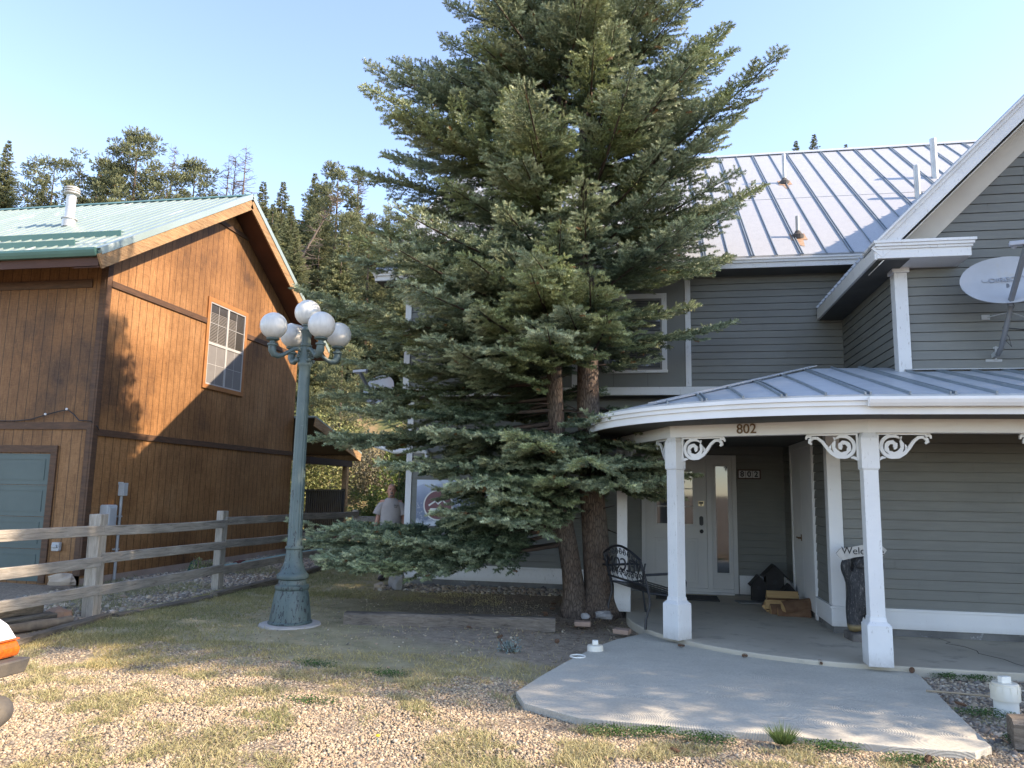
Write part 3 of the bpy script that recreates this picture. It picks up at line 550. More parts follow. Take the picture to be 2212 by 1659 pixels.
def bracket(o, U):
    """scroll-sawn corner bracket: U points away from the post, v is down"""
    U = Vector(U).normalized(); Nn = Vector((U.y, -U.x, 0)); V = Vector((0,0,1)); o = Vector(o) - Nn*.012
    mb = MB(); t = .024
    mb.ribbon([(0,-.009),(.50,-.009)], .018, o, U, V, Nn, t); mb.ribbon([(.010,-.018),(.010,-.275)], .02, o, U, V, Nn, t)
    c = (.145,-.135); A = [R(a) for a in range(45, 275, 11)]
    ring = [(c[0]+.107*math.cos(a), c[1]+.107*math.sin(a)) for a in A]; arm = [(.20,-.236),(.255,-.20),(.30,-.145),(.345,-.08),(.39,-.043),(.435,-.04),(.465,-.062),(.47,-.088),(.45,-.105)]
    wd = [.012+.022*min(1,i/4) for i in range(len(ring))] + [.036,.036,.034,.03,.03,.03,.034,.034,.018]
    mb.ribbon(ring+arm, wd, o, U, V, Nn, t)
    inn = [(c[0]+rr*math.cos(R(a)), c[1]+rr*math.sin(R(a))) for a, rr in zip(range(40,-440,-24), np.linspace(.098,.016,20))]
    w2 = [.014+.020*abs(math.sin(i*1.35))+.012*min(1,i/3) for i in range(len(inn))]; mb.ribbon(inn, w2, o, U, V, Nn, t*.96)
    mb.ribbon([(.44,-.04),(.475,-.022),(.50,-.03),(.505,-.055)], [.02,.026,.026,.014], o, U, V, Nn, t); mb.ribbon([(.015,-.262),(.05,-.245),(.075,-.25)], [.03,.026,.01], o, U, V, Nn, t)
    mb.ribbon([(.215,-.06),(.235,-.035)], [.03,.006], o, U, V, Nn, t); mb.ribbon([(.275,-.155),(.262,-.115)], [.03,.006], o, U, V, Nn, t)
    build('scroll_bracket', mb, WHITE, H)
def dirn(i, j): a = Vector(bm_pts[i]); b = Vector(bm_pts[j]); return (b-a).normalized()
for (x, y, rz), ds in ((POSTS[0], (dirn(2,1), dirn(2,3))), (POSTS[1], (Vector((1,0)), dirn(1,2))), (POSTS[2], (dirn(3,4), dirn(3,2))), (POSTS[3], (Vector((1,0)), Vector((-1,0))))):
    for d in ds: bracket((x+d.x*.085, y+d.y*.085, 2.295), (d.x, d.y, 0))
NUM = pm('house_number_bronze', (.16,.095,.045), None, 5, .6, .1)
d = dirn(2,1); rot = Matrix(((d.x,0,d.y),(d.y,0,-d.x),(0,1,0))); 
text('house_number', '802', NUM, H, Vector((1.052,8.569,2.364))+Vector((d.y,-d.x,0))*.079, rot, .150, .004, sx=.98, offset=.0008)
# front door with sidelight
def rect_frame(mb, x0, x1, z0, z1, w, y0, y1): mb.box(x0,x0+w,y0,y1,z0,z1); mb.box(x1-w,x1,y0,y1,z0,z1); mb.box(x0+w,x1-w,y0,y1,z0,z0+w); mb.box(x0+w,x1-w,y0,y1,z1-w,z1)
mb = MB(); rect_frame(mb, -.17, 1.37, .07, 2.30, .07, 12.90, 12.955); mb.box(.89,.97,12.89,12.955,.14,2.23); mb.box(-.10,1.30,12.86,12.95,.05,.085); build('door_frame', mb, DOORW, H, bevel=.004)
mb = MB(); mb.box(-.10,.89,12.925,12.955,.09,2.23); rect_frame(mb,.04,.71,1.12,2.07,.045,12.912,12.926)
for a, b in ((.03,.34),(.44,.74)): rect_frame(mb, a, b, .20, .93, .018, 12.915, 12.926); mb.box(a+.05,b-.05,12.919,12.926,.25,.88)
fd = build('front_door', mb, DOORW, H, bevel=.003)
mb = MB(); mb.box(.085,.665,12.918,12.925,1.165,2.025); build('pane', mb, GLASS, fd)
mb = MB(); [mb.box(.085,.665,12.908,12.9178,z-.008,z+.008) for z in (1.45,1.74)]; mb.box(.37,.382,12.908,12.9178,1.165,2.025); build('muntin', mb, DOORW, fd)
mb = MB(); mb.ball((.80,12.89,1.05), .032, 14, 8, (1,.8,1)); mb.tube([(.80,12.925,1.05),(.80,12.9,1.05)], .018, 10); build('knob', mb, BLACKP, fd, smooth=True)
mb = MB(); mb.prism([(.80+.032*math.cos(a)+0, 1.22+(.045 if math.sin(a)>0 else -.045)+.032*math.sin(a)) for a in np.linspace(0,2*math.pi,18,endpoint=False)], (0,12.90,0), (1,0,0), (0,0,1), (0,1,0), .025); build('keypad_lock', mb, BLACKP, fd)
mb = MB(); mb.box(.755,.845,12.905,12.925,1.46,1.54); dv = build('viewer_case', mb, pm('brass', (.55,.45,.28), None, 5, .35, 0, metal=.6), fd); mb = MB(); mb.box(.768,.832,12.900,12.9048,1.495,1.53); mb.box(.785,.815,12.900,12.9048,1.47,1.487); build('viewer_screen', mb, BLACKP, dv)
mb = MB(); mb.box(.97,1.30,12.925,12.955,.09,2.23); rect_frame(mb,1.005,1.265,.36,2.15,.035,12.912,12.926); sl_ = build('sidelight', mb, DOORW, H, bevel=.003)
mb = MB(); mb.box(1.04,1.23,12.918,12.9255,.395,2.115); build('pane', mb, GLASS, sl_)
# side door (storage) in the porch side wall
mb = MB(); mb.box(WX-.04,WX+.02,10.62,10.71,.06,2.42); mb.box(WX-.04,WX+.02,12.13,12.22,.06,2.42); mb.box(WX-.04,WX+.02,10.71,12.13,2.33,2.42); build('side_door_frame', mb, WHITE, H, bevel=.004)
mb = MB(); mb.box(WX-.028,WX+.01,10.71,11.415,.13,2.33); mb.box(WX-.028,WX+.01,11.425,12.13,.13,2.33); sdr = build('side_door', mb, WHITE, H, bevel=.003)
mb = MB(); mb.tube([(WX-.03,11.50,1.06),(WX-.075,11.50,1.06)], .014, 8); mb.tube([(WX-.07,11.50,1.06),(WX-.075,11.60,1.065)], .011, 8); mb.box(WX-.034,WX-.028,11.47,11.53,1.02,1.11); build('handle', mb, NUM, sdr)
mb = MB(); [mb.box(WX-.033,WX-.027,12.09,12.15,z,z+.14) for z in (.35,1.95)]; build('hinge', mb, PIPEM, sdr)
mb = MB(); mb.rbox((-2.66,12.90,.51), (.16,.09,.15)); mb.rbox((-2.66,12.85,.50), (.10,.04,.09)); ob_ = build('outlet_cover', mb, GREYP, H, bevel=.015)
# ================================================================== BROWN HOUSE
BH = thing('brown_house', 'two-storey brown wood-sided house with green metal roof behind the rail fence', 'house', (-9.8,15.6,0))
BX = -9.8; Y0, Y1, YR = 11.8, 19.4, 15.6; BS = .615; rz_ = lambda y: 8.50-BS*abs(y-YR)     # roof top surface
mb = MB(); mb.prism([(Y0,-.3),(Y1,-.3),(Y1,rz_(Y1)-.12),(YR,rz_(YR)-.12),(Y0,rz_(Y0)-.12)], (BX,0,0), (0,1,0), (0,0,1), (-1,0,0), .15)
build('gable_wall', mb, CED_Y, BH)
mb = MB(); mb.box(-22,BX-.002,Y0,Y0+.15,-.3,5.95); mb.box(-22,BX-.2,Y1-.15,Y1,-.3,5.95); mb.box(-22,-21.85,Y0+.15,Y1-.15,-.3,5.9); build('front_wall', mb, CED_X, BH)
mb = MB(); mb.box(BX-.02,BX+.022,Y0-.03,Y0+.09,0.05,5.85); mb.box(BX-.12,BX-.02,Y0-.035,Y0,0.05,5.75); build('corner_board', mb, TRIMB, BH, bevel=.004)
mb = MB(); mb.box(BX+.001,BX+.03,Y0+.09,Y1,2.50,2.62); build('belt_trim', mb, TRIMB, BH, bevel=.004)
mb = MB(); mb.box(BX+.001,BX+.03,Y0+.09,14.94,5.25,5.37); build('belt_trim', mb, TRIMB, BH, bevel=.004); mb = MB(); mb.box(BX+.001,BX+.03,16.6,Y1-.05,5.25,5.37); build('belt_trim', mb, TRIMB, BH, bevel=.004); mb = MB(); mb.beam((BX+.02,14.75,7.72),(BX+.02,16.45,7.72),.03,.10); build('belt_trim', mb, TRIMB, BH, bevel=.004)
mb = MB(); mb.box(-22,BX-.12,Y0-.03,Y0-.001,2.60,2.73); mb.box(-22,BX-.3,Y0-.03,Y0-.001,5.22,5.38); build('belt_trim', mb, TRIMB, BH, bevel=.004)
mb = MB()
for sg in (-1,1):
    ye = YR+sg*3.8; mb.beam((BX+.015,ye,rz_(ye)-.20),(BX+.015,YR,rz_(YR)-.20),.03,.10)
build('frieze_board', mb, TRIMB, BH)
mb = MB(); mb.box(BX-.1,BX+.004,Y0+.01,Y1,-.3,.0); build('foundation', mb, pm('tan_foundation', (.42,.31,.24), None, 3, .9, .3), BH)
# garage door
mb = MB(); mb.box(-10.60,-10.47,Y0-.035,Y0,-.1,2.18); mb.box(-14.9,-10.47,Y0-.035,Y0,2.18,2.31); build('garage_door_frame', mb, TRIMB, BH, bevel=.004)
GD = pm('garage_door_paint', (.075,.108,.10), (.063,.092,.085), 2, .5, .08)
mb = MB(); z = -.08
for i in range(4):
    zt = z+.56; mb.box(-14.9,-10.60,Y0-.012,Y0-.002,z+.008,zt); 
    for k in range(2):
        xa = -10.70-2.1*k; rect_frame(mb, xa-2.0, xa, z+.09, zt-.09, .014, Y0-.020, Y0-.012)
    mb.box(-14.9,-10.60,Y0-.018,Y0-.012,zt-.02,zt)
    z = zt
build('garage_door', mb, GD, BH)
# roof
mb = MB(); slab_between(mb, (-22.5,10.92,rz_(10.92)), (-9.27,10.92,rz_(10.92)), (-9.27,YR,8.5), (-22.5,YR,8.5), .06); slab_between(mb, (-22.5,20.28,rz_(20.28)), (-9.27,20.28,rz_(20.28)), (-9.27,YR,8.5), (-22.5,YR,8.5), .06); br = build('roof', mb, GREEN, BH)
mb = MB(); x = -22.4; n1 = Vector((0,-BS,1)).normalized(); n2 = Vector((0,BS,1)).normalized()
while x < -9.3:
    mb.beam(Vector((x,10.90,rz_(10.90)))+n1*.008, Vector((x,YR,8.5))+n1*.008, .035, .02, n1); mb.beam(Vector((x,20.3,rz_(20.3)))+n2*.008, Vector((x,YR,8.5))+n2*.008, .035, .02, n2); x += .2286
build('roof_rib', mb, GREEN, br)
mb = MB(); mb.beam((-22.5,YR-.09,8.475),(-9.25,YR-.09,8.475),.20,.012,n1); mb.beam((-22.5,YR+.09,8.475),(-9.25,YR+.09,8.475),.20,.012,n2); build('ridge_cap', mb, GREEND, br)
mb = MB()
for yy, xe in ((11.32,-10.15),(11.92,-9.72)): 
    z = rz_(yy); mb.beam(Vector((-22.5,yy,z+.055)), Vector((xe,yy,z+.055)), .012, .11, (0,-.15,1)); mb.beam(Vector((-22.5,yy+.05,z+.10)), Vector((xe,yy+.05,z+.10)), .11, .008, (0,-.2,1))
build('snow_guard', mb, GREEND, br)
for sg in (-1,1):
    ye = YR+sg*4.66; mb = MB(); mb.beam((-9.285,ye,rz_(ye)-.21),(-9.285,YR,rz_(YR)-.21),.04,.25,(0,0,1)); build('rake_board', mb, RAWY, BH, bevel=.003)
    mb = MB(); mb.beam((-9.255,ye-sg*-.02,rz_(ye)-.03),(-9.255,YR,rz_(YR)-.03),.012,.12,(0,0,1)); mb.beam((-9.32,ye-sg*-.02,rz_(ye)+.022),(-9.32,YR,rz_(YR)+.022),.14,.01,(0,sg*BS,1)); build('rake_trim', mb, GREEN, BH)
    mb = MB(); slab_between(mb, (BX,ye,rz_(ye)-.31), (-9.3,ye,rz_(ye)-.31), (-9.3,YR,rz_(YR)-.31), (BX,YR,rz_(YR)-.31), .01); build('rake_soffit', mb, pm('dark_brown_soffit', (.09,.035,.018), (.06,.025,.012), 2, .8, .1) if 'dark_brown_soffit' not in MATS else MATS['dark_brown_soffit'], BH)
mb = MB(); mb.box(-22.5,-9.33,10.97,11.0,5.36,5.56); build('eave_fascia', mb, pm('brown_fascia', (.085,.035,.020), (.065,.027,.015), 2, .7, .1), BH)
mb = MB(); slab_between(mb, (-22.5,11.0,5.38), (BX,11.0,5.38), (BX,Y0,5.88), (-22.5,Y0,5.88), .01); build('eave_soffit', mb, MATS['dark_brown_soffit'], BH)
mb = MB(); k = len(prof); mb.add([(x_, 10.96+a*1.4, 5.515+b*1.6) for x_ in (-22.5,-9.33) for a,b in prof], [(i,(i+1)%k,k+(i+1)%k,k+i) for i in range(k)]+[(0,1,2,3,4,5),(k+5,k+4,k+3,k+2,k+1,k)]); build('gutter', mb, GREEND, BH)
# round flue
mb = MB(); mb.lathe((-12.03,13.2,rz_(13.2)-.05), [(.13,0),(.13,.16),(.155,.17),(.155,.19),(.095,.20),(.095,.72),(.12,.74)], 20); fl = build('flue_pipe', mb, PIPEM, BH, smooth='auto')
mb = MB(); mb.lathe((-12.03,13.2,rz_(13.2)+.66), [(.13,0),(.155,.02),(.155,.05),(.12,.06),(.155,.07),(.155,.10),(.12,.11),(.15,.12),(.14,.16),(.06,.19)], 20); build('flue_cap', mb, pm('cap_metal', (.48,.46,.40), (.38,.36,.32), 5, .45, .05, metal=.3), fl, smooth='auto')
# window on the gable wall
wy0, wy1, wz0, wz1 = 15.03, 16.52, 3.90, 5.78; mb = MB(); fx = BX+.035
for a,b,c,d_ in ((wy0-.10,wy0,wz0-.10,wz1+.10),(wy1,wy1+.10,wz0-.10,wz1+.10),(wy0,wy1,wz1,wz1+.10),(wy0-.0,wy1,wz0-.10,wz0)): mb.box(BX,fx,a,b,c,d_)
bw = build('window', mb, pm('window_cedar_trim', (.36,.16,.05), (.28,.11,.035), 3, .65, .2, stretch=(1,1,1)), BH, bevel=.003)
mb = MB(); SASH = pm('aluminium_sash', (.42,.41,.38), (.36,.35,.33), 3, .5, .04); ym = (wy0+wy1)/2; zm = (wz0+wz1)/2
def yb(a,b,c,d_,x0=BX+.002,x1=BX+.026): mb.box(x0,x1,a,b,c,d_)
yb(wy0,wy0+.03,wz0,wz1); yb(wy1-.03,wy1,wz0,wz1); yb(wy0+.03,wy1-.03,wz1-.03,wz1); yb(wy0+.03,wy1-.03,wz0,wz0+.03); yb(ym-.035,ym+.035,wz0+.03,wz1-.03); yb(wy0+.03,ym-.035,zm-.03,zm+.03); yb(ym+.035,wy1-.03,zm-.03,zm+.03)
build('sash', mb, SASH, bw)
mb = MB(); mb.box(BX+.001,BX+.004,wy0+.03,wy1-.03,zm,wz1-.03); build('pane', mb, glass('brown_house_glass', (.04,.035,.03), .22), bw)
mb = MB(); mb.box(BX+.001,BX+.012,wy0+.03,wy1-.03,wz0+.03,zm); build('insect_screen', mb, pm('screen_mesh', (.19,.18,.165), (.16,.15,.14), 3, .75, .05), bw)
mb = MB()
for a, b in ((wy0+.03,ym-.035),(ym+.035,wy1-.03)):
    c = (a+b)/2; yb(c-.006,c+.006,zm+.03,wz1-.03,BX+.008,BX+.012); 
    for q in ((zm+wz1)/2,): yb(a,b,q-.006,q+.006,BX+.008,BX+.0125)
    c = (a+b)/2; yb(c-.005,c+.005,wz0+.03,zm-.03,BX+.012,BX+.0135); yb(a,b,(zm+wz0)/2-.005,(zm+wz0)/2+.005,BX+.012,BX+.014)
build('muntin', mb, SASH, bw)
mb = MB(); z = zm+.05
while z < wz1-.22: mb.box(BX+.0045,BX+.0075,wy0+.04,ym-.04,z,z+.016); mb.box(BX+.0045,BX+.0075,ym+.04,ym+.40,z,z+.016); z += .034
build('blind', mb, pm('pale_blind', (.20,.18,.155), None, 3, .7, 0), bw)
# conduit and boxes
mb = MB(); mb.tube([(BX+.05,12.62,-.2),(BX+.05,12.62,1.45)], .028, 10); [mb.rbox((BX+.03,12.62,z),(.06,.12,.03)) for z in (.45,1.05)]; cd = build('conduit', mb, pm('galvanized_conduit', (.42,.42,.40), (.34,.34,.33), 6, .5, .1, metal=.2), BH, smooth='auto')
mb = MB(); mb.rbox((BX+.07,12.62,1.55),(.12,.12,.24)); mb.rbox((BX+.05,12.57,1.66),(.10,.03,.05)); build('junction_box', mb, GREYP, cd, bevel=.01)
mb = MB(); mb.rbox((BX+.09,12.26,1.06),(.18,.26,.42)); mb.rbox((BX+.10,12.26,1.06),(.19,.21,.36)); mb.tube([(BX+.05,12.26,-.1),(BX+.05,12.26,.9)], .03, 8); build('utility_box', mb, GREYP, BH, bevel=.04)
mb = MB(); mb.rbox((-10.27,Y0-.05,.54),(.15,.07,.15)); mb.rbox((-10.27,Y0-.10,.55),(.10,.04,.05)); build('outlet_cover', mb, GREYP, BH, bevel=.012)
mb = MB(); mb.tube([(-14,Y0-.04,2.75),(-11.4,Y0-.04,2.75),(-11.05,Y0-.06,2.78),(-10.75,Y0-.07,2.86),(-10.45,Y0-.07,2.93),(-10.30,Y0-.07,2.95),(-10.17,Y0-.06,2.86),(-10.08,Y0-.04,2.76),(-9.83,Y0-.05,2.75),(-9.77,Y0+.05,2.66),(-9.77,Y0+.1,2.6)], .010, 6); cb = build('cable', mb, BLACKP, BH)
for q in ((-10.75,Y0-.08,2.87),(-10.32,Y0-.08,2.96)):
    mb = MB(); mb.ball(q, .022, 8, 6); build('insulator', mb, WHITE, cb)
# back porch: lean-to roof, posts, deck, black railing
mb = MB(); slab_between(mb, (-16,Y1,3.62), (-9.15,Y1,3.62), (-9.15,22.9,2.78), (-16,22.9,2.78), .05); bp = build('back_porch_roof', mb, GREEN, BH)
mb = MB(); mb.beam((-9.17,Y1,3.45),(-9.17,22.85,2.62),.04,.25,(0,0,1)); mb.box(-16,-9.2,22.82,22.86,2.5,2.74); build('rake_board', mb, RAWY, bp, bevel=.003)
mb = MB(); slab_between(mb, (-16,Y1,3.55), (-9.2,Y1,3.55), (-9.2,22.8,2.70), (-16,22.8,2.70), .02); mb.box(-9.45,-9.25,Y1,22.4,2.30,2.49); build('back_porch_ceiling', mb, pm('black_brown', (.03,.016,.010), None, 3, .8, 0), BH)
for yy in (22.1,): mb = MB(); mb.box(-9.42,-9.26,yy-.08,yy+.08,-.3,2.3); build('back_porch_post', mb, RAWY, BH, bevel=.006)
mb = MB(); mb.box(-16,-9.25,Y1,22.3,.27,.35); build('deck', mb, TRIMB, BH)
mb = MB(); y = Y1
while y < 22.25: mb.box(-9.24,-9.22,y,y+.135,-.3,.28); y += .14
build('deck_skirting', mb, pm('reddish_skirting', (.13,.055,.04), (.10,.045,.03), 3, .7, .2), BH)
mb = MB(); mb.box(-9.36,-9.28,Y1,22.0,1.55,1.60); mb.box(-9.34,-9.30,Y1,22.0,.42,.46); y = Y1+.05
while y < 21.95: mb.box(-9.34,-9.31,y,y+.085,.46,1.55); y += .135
mb.box(-9.36,-9.28,21.92,22.0,.35,1.62); build('deck_railing', mb, BLACKP, BH)
# ================================================================== STREET LAMP
LB = (-4.30, 8.72, .02); lamp = thing('street_lamp', 'old chipped green cast-iron street lamp with five white globes', 'street lamp', LB)
mb = MB(); n_ = 40; vs = []; 
mb.lathe((LB[0],LB[1],-.06), [(.36,0),(.37,.05),(.36,.085),(.33,.09)], 30); cf = build('concrete_footing', mb, pm('footing_concrete', (.42,.39,.35), (.36,.33,.29), 6, .9, .35), None, smooth='auto'); tag(cf, 'round pale concrete pad under the green street lamp', 'concrete footing')
baseprof = [(.262,.015),(.262,.03),(.245,.045),(.243,.07),(.205,.34),(.190,.40),(.196,.405),(.203,.425),(.200,.45),(.188,.46),(.168,.47),(.162,.50),(.160,.52),(.185,.535),(.190,.56),(.184,.585),(.165,.60),(.155,.615),(.125,.68),(.106,.75),(.098,.82),(.095,.875),(.108,.885),(.110,.905),(.095,.92)]
mb = MB(); mb.lathe(LB, baseprof, 40); build('base', mb, LAMPG, lamp, smooth='auto')
mb = MB(); mb.lathe(LB, [(.092,.90),(.090,1.0),(.086,1.02),(.076,2.3),(.070,3.05),(.070,3.12),(.085,3.15)], 32, .07, .99, 3.06); build('pole', mb, LAMPG, lamp, smooth='auto')
mb = MB(); mb.lathe(LB, [(.08,3.14),(.092,3.16),(.088,3.19),(.074,3.25),(.070,3.32),(.072,3.36),(.062,3.39),(.074,3.40),(.074,3.415),(.058,3.425),(.056,3.50),(.062,3.56),(.080,3.60),(.070,3.61),(.050,3.62),(.048,3.655),(.066,3.66),(.066,3.675)], 32, .06, 3.42, 3.58); build('hub', mb, LAMPG, lamp, smooth='auto')
def bite(me, c, r):      # a broken-out notch in the crown of a globe
    import bmesh
    bm = bmesh.new(); bm.from_mesh(me); bmesh.ops.delete(bm, geom=[v for v in bm.verts if (v.co-Vector(c)).length < r], context='VERTS'); bm.to_mesh(me); bm.free()
mb = MB(); mb.ball((LB[0],LB[1],LB[2]+3.835), .165, 36, 24); g = build('globe', mb, GLOBE, lamp, smooth=True); bite(g.data, (LB[0]-.085,LB[1]-.06,LB[2]+3.975), .042)
adirs = [(-.292,-.311),(.33,-.283),(-.33,.283),(.292,.311)]
for ai, (dx, dy) in enumerate(adirs):
    L = math.hypot(dx,dy); D = Vector((dx/L,dy/L,0)); O = Vector(LB); P_ = lambda r_, z: O+D*r_+Vector((0,0,z))
    mb = MB(); mb.tube([P_(.06,3.33),P_(.10,3.355),P_(.15,3.345),P_(.20,3.315),P_(.29,3.255),P_(.345,3.235),P_(.40,3.25),P_(L,3.30),P_(L+.005,3.36)], [.022,.026,.024,.022,.026,.034,.042,.050,.046], 14)
    mb.lathe(P_(L,0), [(.046,3.345),(.062,3.36),(.062,3.378),(.036,3.39),(.034,3.41),(.078,3.43),(.082,3.445),(.060,3.455)], 20)
    a = [P_(.095+.042*math.cos(t)*(1-t/9), 3.275+.042*math.sin(t)*(1-t/9)) for t in np.linspace(1.4,8,16)]; mb.tube(a, .014, 7); mb.ball(P_(.105,3.21), .026, 10, 8)
    am = build('arm', mb, LAMPG, lamp, smooth='auto')
    mb = MB(); mb.ball(P_(L,3.605), .165, 36, 24); g = build('globe', mb, GLOBE, am, smooth=True)
    if ai == 2: bite(g.data, P_(L,3.605)+Vector((.05,-.02,.155)), .05)
# ================================================================== RAIL FENCE
FN = thing('rail_fence', 'weathered grey three-rail wooden fence between lawn and brown house', 'fence', (-6.8,11,0))
fp = [(-6.85,5.80),(-6.82,8.46),(-6.80,11.2),(-6.80,13.85),(-6.62,16.35),(-5.2,16.9),(-3.6,17.3)]
for i, (x, y) in enumerate(fp):
    mb = MB(); h = [1.30,1.27,1.25,1.20,1.16,1.12,1.10][i]; w = .13 if i != 1 else .155; mb.rbox((x,y,(h-.2)/2), (w,w,h+.2), R([0,4,-7,5,10,0,0][i]), R([0,.8,-.8,1,0,0,0][i])); build('fence_post', mb, FENZ, FN, bevel=.008)
for i in range(len(fp)-1):
    a, b = Vector((*fp[i],0)), Vector((*fp[i+1],0)); d = (b-a).normalized(); sd_ = Vector((d.y,-d.x,0))*.07
    for j, (za, zb) in enumerate(((1.08,1.06),(.72,.70),(.33,.34))):
        if i == 4 and j == 2: continue
        jit = [.01,-.012,.008][(i+j) % 3]; mb = MB(); n_ = 6; pts = [a.lerp(b, k/n_)+sd_+Vector((0,0,za+(zb-za)*k/n_+jit-.015*math.sin(math.pi*k/n_)*((i+j)%2)+(-.10 if i>3 else 0))) for k in range(n_+1)]
        for p_, q_ in zip(pts[:-1], pts[1:]): pass
        vs = []; 
        for p_ in pts:
            for sa, sb in ((-1,-1),(1,-1),(1,1),(-1,1)): vs.append(p_+sd_.normalized()*sa*.022+Vector((0,0,sb*.062)))
        mb.add(vs, [(k*4+m_, k*4+(m_+1)%4, (k+1)*4+(m_+1)%4, (k+1)*4+m_) for k in range(n_) for m_ in range(4)] + [(0,1,2,3),(4*n_+3,4*n_+2,4*n_+1,4*n_)])
        build('fence_rail', mb, FENY, FN, bevel=.006)
# ================================================================== landscape timbers
def timber(name, p, q, w, h, mat, label, cat='timber', grp=None):
    mb = MB(); p, q = Vector(p), Vector(q); d = (q-p); n_ = 10; a = d.normalized().cross(Vector((0,0,1))).normalized(); vs = []
    r_ = random.Random(sum(map(ord, label)))
    for k in range(n_+1):
        c = p+d*k/n_
        for sa, sb in ((-1,-.9),(-.8,-1),(.8,-1),(1,-.9),(1,.75),(.72,1),(-.72,1),(-1,.75)): vs.append(c+a*(sa*w/2+r_.uniform(-.006,.006))+Vector((0,0,sb*h/2+r_.uniform(-.006,.006))))
    mb.add(vs, [(k*8+m_, k*8+(m_+1)%8, (k+1)*8+(m_+1)%8, (k+1)*8+m_) for k in range(n_) for m_ in range(8)] + [tuple(range(8)), tuple(range(8*n_+7,8*n_-1,-1))])
    o = build(name, mb, mat); return tag(o, label, cat, grp)
timber('landscape_timber', (-3.72,9.02,.055), (-1.17,9.40,.05), .20, .17, TIMX, 'long weathered timber lying on the dirt between lamp and spruces')
timber('landscape_timber', (2.44,6.05,.06), (3.9,5.75,.06), .22, .20, TIMX, 'thick grey timber end beside the tall white standpipe')
timber('landscape_timber', (-7.25,6.6,.06), (-7.0,8.15,.05), .16, .16, TIMY, 'grey timber lying under the lowest fence rail, lower of two')
timber('landscape_timber', (-7.35,6.6,.22), (-7.15,8.0,.2), .16, .15, TIMY, 'split grey timber stacked on another under the fence rail')
for i, (a, b, z) in enumerate((((-6.32,6.4),(-6.62,8.5),.02),((-6.60,8.62),(-6.42,10.4),-.005),((-6.42,10.5),(-6.45,13.2),.03),((-6.45,13.3),(-6.65,16.0),.05))):
    timber('edging_timber', (*a,z), (*b,z), .12, .10, TIMY, ['edging timber nearest the white vehicle, half sunk in the lawn edge','edging timber running from the tall fence post along the gravel','edging timber behind the second fence post, partly sunlit','farthest edging timber behind the street lamp'][i], 'timber', 'edging timbers along the lawn')
mb = MB(); pts = [(-8.62,13.45,.03),(-8.66,14.4,.0),(-8.70,15.6,-.01),(-8.72,17.2,.0),(-8.6,19,.02)]; mb.tube(pts, .05, 12); tag(build('drain_pipe', mb, pm('green_drain_pipe', (.22,.38,.33), (.18,.33,.28), 4, .5, .05), smooth='auto'), 'pale green drain pipe lying along the foot of the brown house', 'pipe')
mb = MB(); mb.tube([(-8.62,13.28,-.02),(-8.62,13.40,.16),(-8.62,13.43,.20)], [.09,.10,.06], 12); tag(build('drain_fitting', mb, pm('dark_green_plastic', (.015,.07,.05), None, 4, .5, .05), smooth='auto'), 'dark green elbow fitting at the end of the drain pipe', 'pipe fitting')
mb = MB(); mb.rbox((-8.72,15.15,.0),(.12,.42,.12),.2); tag(build('brick', mb, pm('dark_red_brick', (.14,.035,.025), None, 8, .85, .3), bevel=.01), 'dark red brick beside the drain pipe behind the fence', 'brick')
def log(name, p, q, r_, label, mat):
    mb = MB(); p, q = Vector(p), Vector(q); mb.tube([p.lerp(q, k/6)+Vector((random.uniform(-.008,.008),random.uniform(-.008,.008),0)) for k in range(7)], [r_*random.uniform(.9,1.08) for _ in range(7)], 12); return tag(build(name, mb, mat, smooth='auto'), label, 'log')
log('small_log', (-6.95,7.35,.05), (-6.72,8.02,.05), .055, 'short round log with pale bark lying below the timbers', pm('log_bark', (.24,.18,.12), (.13,.10,.07), 8, .9, .6))
# ================================================================== ROCKS, PIPES, BRICKS, CONES
def rock(loc, s, label, col, cat='rock', seed=1, name='rock', grp=None):
    r_ = random.Random(seed); mb = MB(); mb.ball((0,0,0), 1, 9, 6); vs = [Vector(v) for v in mb.v]
    vs = [v*(1+r_.uniform(-.2,.2)) for v in vs]; vs = [Vector((v.x*s[0], v.y*s[1], max(v.z,-.55)*s[2])) for v in vs]; mb.v = [(v.x+loc[0], v.y+loc[1], v.z+loc[2]) for v in vs]
    o = build(name, mb, col); tag(o, label, cat, grp); return o
RK1 = pm('tan_rock', (.42,.33,.24), (.30,.24,.18), 6, .9, .5); RK2 = pm('rust_rock', (.36,.20,.12), (.25,.17,.12), 6, .9, .5); RK3 = pm('grey_rock', (.33,.31,.29), (.22,.21,.20), 6, .9, .5)
rock((-9.72,11.35,.02), (.27,.14,.12), 'flat tan rock in front of the garage wall corner', RK1, seed=2)
rock((-7.0,8.15,.06), (.17,.10,.12), 'rust-coloured rock at the foot of the tall fence post', RK2, seed=3)
rock((-4.2,12.35,.10), (.14,.12,.20), 'upright grey rock at the left end of the white skirt board', RK3, seed=4)
rock((-4.45,12.2,.04), (.10,.07,.07), 'small tan rock beside the upright grey rock', RK1, seed=5)
rock((-.62,10.12,.07), (.13,.09,.06), 'pale grey stone at the foot of the right spruce trunk', RK3, seed=6)
rock((-.86,10.05,.06), (.07,.06,.045), 'small round stone between the two spruce trunks', RK3, seed=7)
def frus(o, r0, r1, z0, z1, n=8): return [(r0,z0),(r1,z1)]
PVD = pm('aged_pvc', (.66,.60,.47), (.74,.72,.64), 4, .5, .08)
t = thing('cleanout_standpipe', 'tall white plastic sewer standpipe with square-topped cap beside the timber', 'pipe', (2.75,6.86,0))
mb = MB(); mb.lathe((2.75,6.86,-.1), [(.088,0),(.088,.24)], 28); build('pipe', mb, PVC, t, smooth='auto')
